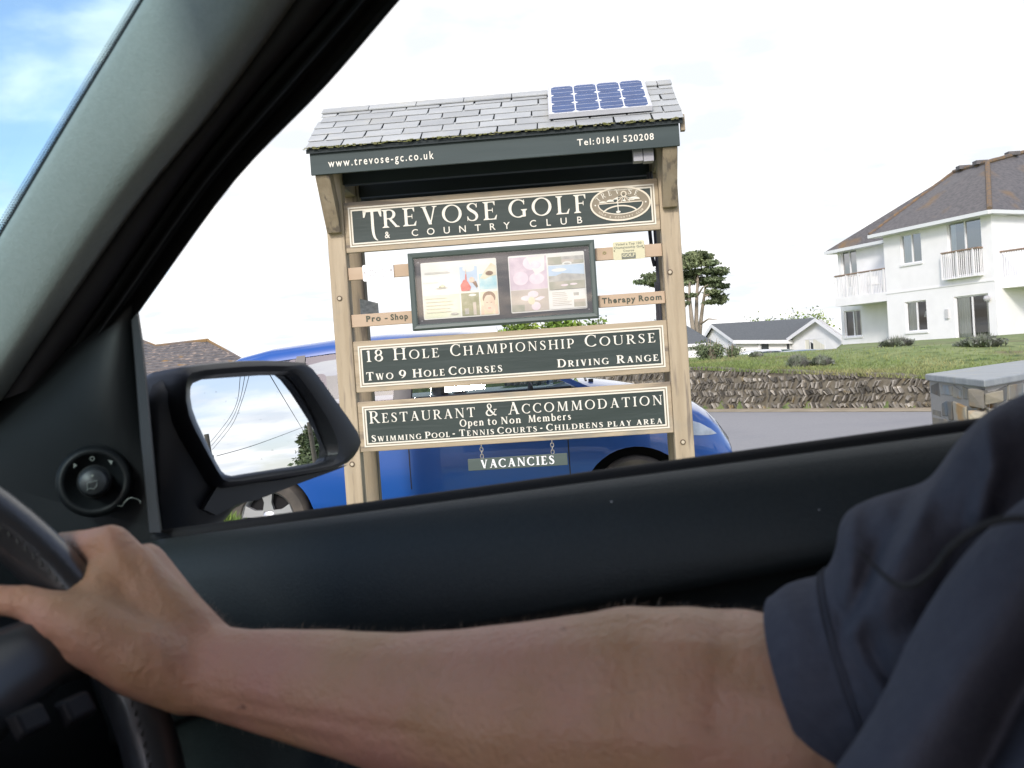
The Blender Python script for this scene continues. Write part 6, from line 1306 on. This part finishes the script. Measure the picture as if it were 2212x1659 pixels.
# the rest of the body (hidden by the shirt and out of view, but one figure)
EL = LD(1720, 1580, .49); SH = Vector((.16, .49, 1.27)); cap_mesh(bd, EL, .05, SH, .05); cap_mesh(bd, SH, .06, (.17, .30, 1.34), .07)
for a, ra, b, rb in (((.20, .42, 1.24), .11, (.20, .18, 1.24), .11), ((.19, .40, 1.10), .12, (.19, .20, 1.10), .12), ((.22, .38, .92), .13, (.22, .22, .92), .13), ((.22, .30, 1.34), .075, (.20, .30, 1.46), .062), ((.20, .30, 1.46), .06, (.17, .30, 1.56), .07), ((.17, .30, 1.575), .085, (.185, .30, 1.615), .092), ((.13, .30, 1.53), .05, (.12, .30, 1.52), .045), ((.085, .30, 1.565), .012, (.07, .30, 1.54), .014),
    ((.20, .13, 1.31), .06, (.22, .06, 1.05), .05), ((.22, .06, 1.05), .048, (.02, .14, .92), .034), ((.02, .14, .92), .034, (-.06, .16, .90), .03), ((.22, .40, .84), .10, (-.25, .42, .86), .075), ((.22, .20, .84), .10, (-.25, .18, .86), .075), ((-.25, .42, .86), .07, (-.45, .42, .50), .045), ((-.25, .18, .86), .07, (-.45, .18, .50), .045), ((-.45, .42, .48), .04, (-.62, .42, .46), .035), ((-.45, .18, .48), .04, (-.62, .18, .46), .035)):
    cap_mesh(bd, a, ra, b, rb)
for y in (.215, .385): cap_mesh(bd, (.185, y, 1.555), .018, (.19, y, 1.585), .02)
body = bd.build('body', M_skin, None)
rm = body.modifiers.new('r', 'REMESH'); rm.mode = 'VOXEL'; rm.voxel_size = .0034
sm = body.modifiers.new('s', 'SMOOTH'); sm.iterations = 9; sm.factor = .55
baked(body); body.data.materials.clear(); body.data.materials.append(M_skin)
for p in body.data.polygons: p.use_smooth = True
# creases: inner elbow, wrist, thumb web, the long groove beside the tendons, knuckle wrinkles
GR = [([(1572, 1316), (1560, 1390), (1548, 1470), (1541, 1570)], 15, .0016), ([(1600, 1330), (1590, 1400), (1584, 1450)], 9, .0014), ([(470, 1512), (560, 1532), (680, 1551), (790, 1570), (900, 1584)], 13, .0016), ([(500, 1552), (620, 1580), (740, 1608)], 10, .0015), ([(96, 1388), (122, 1408), (152, 1420)], 6, .0012), ([(108, 1376), (136, 1394)], 5, .0009), ([(150, 1192), (168, 1222), (182, 1262)], 9, .0016), ([(126, 1160), (140, 1176), (156, 1184)], 6, .0012), ([(404, 1330), (420, 1372), (416, 1420)], 11, .0010), ([(428, 1330), (442, 1376), (440, 1440)], 10, .0010),
      ([(236, 1150), (246, 1190), (262, 1222)], 17, -.0016), ([(322, 1186), (330, 1220)], 15, -.0012), ([(286, 1180), (300, 1230), (330, 1290)], 14, .0012), ([(345, 1405), (352, 1435)], 14, -.0010)]
bc = np.array([v.co for v in body.data.vertices]); bn = np.array([v.normal for v in body.data.vertices])
for k in np.where((bc[:, 1] > .34) & (bc[:, 0] < .02) & (bc[:, 2] > 1.0))[0]:
    wv = OWN @ Vector(bc[k])
    if (OWN.to_3x3() @ Vector(bn[k])).dot(wv-CAM) > 0: continue
    px, py = proj(wv); dsp = 0
    for P, w_, a_ in GR:
        if P[0][0]-60 < px < P[-1][0]+60 or P[-1][0]-60 < px < P[0][0]+60: dsp += a_*math.exp(-(segd(px, py, P)/w_)**2)
    if dsp: body.data.vertices[k].co -= Vector(bn[k])*dsp
put(body, man)
# hair on the forearm and knuckles, following the upper edge
M_hair = mat('arm_hair', (.34, .28, .22), .6)
co = np.array([v.co for v in body.data.vertices]); nr = np.array([v.normal for v in body.data.vertices])
pa, pb = LD(520, 1462, .594), LD(1600, 1548, .50); fa = np.array(pb-pa); fl = np.linalg.norm(fa); fa /= fl
tpar = (co-np.array(pa))@fa; sel = np.where((tpar > -.04) & (tpar < fl+.03) & (co[:, 1] > .38) & (co[:, 0] < .05) & (co[:, 2] > 1.0))[0]
rg = np.random.default_rng(3); mb = MB()
upn = nr[sel][:, 2]; prob = np.where(upn > .25, 1.0, .22); pick = sel[rg.random(len(sel)) < prob*.42]
for i in pick:
    p, n_ = co[i], nr[i]; t_ = fa*rg.uniform(-.2, 1.0)+rg.normal(size=3)*.35; d = n_*.45+t_*.6; d /= np.linalg.norm(d); l = rg.uniform(.003, .0075); w_ = np.cross(d, n_); w_ /= (np.linalg.norm(w_)+1e-9); w_ = w_*.00006
    q = p+d*l*.5+n_*.0006; e = p+d*l+fa*l*.25-n_*l*.12; k = len(mb.v); mb.v += [tuple(p-w_), tuple(p+w_), tuple(q+w_*.8), tuple(q-w_*.8), tuple(e)]; mb.face(k, k+1, k+2, k+3); mb.face(k+3, k+2, k+4)
hr = mb.build('arm_hair', M_hair, man); hr['kind'] = 'stuff'
# head hair
mb = MB(); mb.lathe([(.098, -.02), (.101, .02), (.092, .06), (.06, .092), (.001, .104)], (.19, .30, 1.60), (.10, 0, 1), 24); mb.build('hair', mat('head_hair', (.06, .045, .035), .7, bump=.6, bscale=120, bstretch=(1, 1, .1)), man, smooth=True)
# ---- shirt: sleeve
M_shirt = mat('navy_pique', (.074, .077, .102), .9, col2=(.087, .091, .118), scale=160, lo=.3, hi=.7, bump=.30, bscale=700, spec=.15, detail=2)
st = [((1668, 1287), (1850, 1790), .500, .060), ((1675, 1283), (1860, 1792), .500, .063), ((1702, 1262), (1900, 1800), .497, .066), ((1735, 1250), (1930, 1800), .493, .066), ((1772, 1240), (1965, 1800), .488, .067), ((1795, 1214), (1990, 1800), .484, .069), ((1807, 1180), (2015, 1795), .48, .071), ((1812, 1140), (2035, 1790), .477, .073), ((1826, 1110), (2055, 1785), .474, .075), ((1852, 1090), (2090, 1770), .47, .076), ((1900, 1070), (2120, 1750), .466, .077), ((1950, 1056), (2150, 1730), .463, .078), ((2000, 1038), (2190, 1700), .46, .078), ((2034, 1000), (2225, 1680), .458, .079), ((2064, 957), (2260, 1650), .456, .08), ((2100, 918), (2300, 1620), .455, .08), ((2140, 884), (2340, 1600), .454, .08), ((2212, 850), (2420, 1560), .452, .08), ((2320, 800), (2520, 1520), .45, .08), ((2460, 760), (2640, 1480), .448, .08)]
folds = [([(1840, 1110), (1832, 1160), (1824, 1215), (1836, 1300)], 26, .009), ([(1800, 1208), (1806, 1290), (1824, 1370), (1850, 1440), (1890, 1500)], 7, -.004), ([(1870, 1110), (1900, 1200), (1880, 1290)], 30, -.008), ([(2130, 900), (2150, 1000), (2120, 1120)], 26, .012), ([(1720, 1330), (1760, 1480), (1830, 1600)], 40, .003), ([(1860, 1320), (1900, 1430), (1960, 1500)], 26, -.012)]
def fold(px, py, F): return sum(amp*math.exp(-(segd(px, py, P)/w_)**2) for P, w_, amp in F)
from mathutils import noise as mnoise
RIDGE = [(2120, 900), (2050, 985), (1992, 1069), (1966, 1129), (1915, 1214), (1855, 1325)]
def drape(px, py):      # the shoulder panel hangs over the sleeve: a sharp step on its left, easing away to the right
    best, sgn = 1e9, 1
    for (a, b), (c, d) in zip(RIDGE, RIDGE[1:]):
        t = max(0, min(1, ((px-a)*(c-a)+(py-b)*(d-b))/((c-a)**2+(d-b)**2))); e = math.hypot(px-a-t*(c-a), py-b-t*(d-b))
        if e < best: best = e; sgn = -1 if (c-a)*(py-b)-(d-b)*(px-a) > 0 else 1
    q = best*sgn; fade = ss(1420, 1320, py)
    return fade*(.020*ss(-14, 10, q)*math.exp(-max(q, 0)/70) - .018*math.exp(-((q-170)/80)**2) - .006*math.exp(-((q+26)/22)**2))
flat_ = [(a[0], a[1], b[0], b[1], d, rn) for a, b, d, rn in st]; stf = catmull(flat_, 3)
mb = MB(); rings = []; NS = 90
for k, (tx_, ty_, bx_, by_, d, rn) in enumerate(stf):
    cx, cy = (tx_+bx_)/2, (ty_+by_)/2; ring_ = []; ks = k/3
    for j in range(NS):
        a = 2*math.pi*j/NS; c, s = math.cos(a), math.sin(a)      # a=0 top, +90 near side
        px, py = cx+(tx_-cx)*c - 62*max(0, s)*(1 if ks < 3 else max(0, 1-(ks-2)/6)), cy+(ty_-cy)*c; dd = d - rn*s
        if s > -.2:
            f = min(1, (s+.2)*2); dd -= (fold(px, py, folds)*.8 + drape(px, py))*f
            dd -= f*(.0022*mnoise.noise(Vector((px*.011+py*.006, py*.004-px*.002, 2))) + .0012*mnoise.noise(Vector((px*.03, py*.02, 7))))*min(1, ks/2)
        ring_.append(LD(px, py, dd))
    rings.append(ring_)
mb.loft(rings, True, False)
inner = []
for k in (0, 3, 6, 9):     # the hem turns in
    c_ = sum(rings[k], Vector())/NS; inner.append([c_+(p-c_)*.955 for p in rings[k]])
mb.loft([rings[0]]+inner, True, False)
# ---- shirt: front of the body, falling in long folds towards the lap
E = [(1790, 1680), (1800, 1659), (1835, 1610), (1872, 1555), (1915, 1480), (1952, 1395), (1990, 1325), (2030, 1262), (2079, 1195), (2140, 1130), (2212, 1075), (2300, 1000), (2420, 900), (2560, 800)]
E = [(1740, 1800), (1690, 1900)][::-1]+E
offs = [(70, .13), (25, .075), (6, .030), (0, .012), (10, .002), (30, -.008), (60, -.017), (100, -.026), (140, -.032), (180, -.032), (225, -.024), (262, -.012), (280, -.010), (296, -.022), (325, -.036), (380, -.046), (450, -.05), (520, -.055), (620, -.06), (760, -.065), (950, -.07)]
mb2 = []
folds2 = []
for (ex_, ey_) in E:
    row = []
    for (o_, dz) in offs:
        px, py = ex_+o_*.86, ey_+o_*.50; d = .330+.02*(1659-ey_)/800+dz*.9
        if o_ == 70: px, py, d = ex_+60, ey_-10, .44
        d -= .003*math.sin(px*.013+py*.021) + .002*mnoise.noise(Vector((px*.02-py*.004, py*.008, 3)))
        row.append(LD(px, py, d))
    mb2.append(row)
mb.loft(mb2, False, False)
shirt = mb.build('polo_shirt', M_shirt, None, smooth=True); put(shirt, man)
ss_ = shirt.modifiers.new('sub', 'SUBSURF'); ss_.levels = 1; ss_.render_levels = 1
# rest of the shirt (back, far shoulder) closes the figure
mb = MB(); mb.loft([[(.21+rx*math.cos(q*.3927), .30+ry*math.sin(q*.3927), z) for q in range(16)] for z, rx, ry in ((.80, .15, .20), (.95, .155, .20), (1.10, .15, .215), (1.22, .14, .225), (1.31, .125, .215), (1.37, .10, .13), (1.395, .08, .085))], True, False); put(mb.build('shirt_body', M_shirt, smooth=True), man)
mb = MB()
def stitch(path):
    for k in range(len(path)-1): mb.tube([path[k].lerp(path[k+1], .1), path[k].lerp(path[k+1], .62)], .0005, 4)
for kk in (12, 13):
    for q in (0, 1):
        path = []
        for j in range(NS):
            a_ = rings[kk][j].lerp(rings[kk+1][j], .15+.28*q); c_ = sum(rings[kk], Vector())/NS; path.append(a_+(a_-c_).normalized()*.0006)
        path = [path[j].lerp(path[(j+1) % NS], f) for j in range(0, 44) for f in (0, .33, .66)]; stitch(path)
put(mb.build('cuff_stitching', mat('navy_thread', (.045, .05, .07), .9)), man)
mb = MB()
for (p0, p1, w0, w1) in (((.20, .40, .845), (-.25, .42, .865), .108, .083), ((.20, .20, .845), (-.25, .18, .865), .108, .083)): cap_mesh(mb, p0, w0, p1, w1)
for y in (.42, .18): cap_mesh(mb, (-.25, y, .865), .082, (-.45, y, .50), .06)
mb.build('trousers', mat('dark_trousers', (.03, .03, .035), .9), man, smooth=True)

# ---- a thin cord hanging out of focus in front of the driver's sleeve
cp = [(2300, 1130), (2212, 1120), (2144, 1128), (2093, 1154), (2050, 1188), (2017, 1231), (1983, 1259), (1957, 1267), (1932, 1260), (1906, 1240), (1880, 1214), (1850, 1184)]
mb = MB(); pts_ = catmull([tuple(LD(x, y, .275+.004*k)) for k, (x, y) in enumerate(cp)], 5); mb.tube(pts_, [.0011]*(len(pts_)-22)+[.0011-.0008*k/21 for k in range(22)], 8)
co_ = mb.build('cord', mat('dark_cord', (.02, .02, .022), .8), None, smooth=True); co_.matrix_basis = OWN
tag(co_, 'thin dark cord hanging in a loose curve in front of the driver sleeve', 'cord')
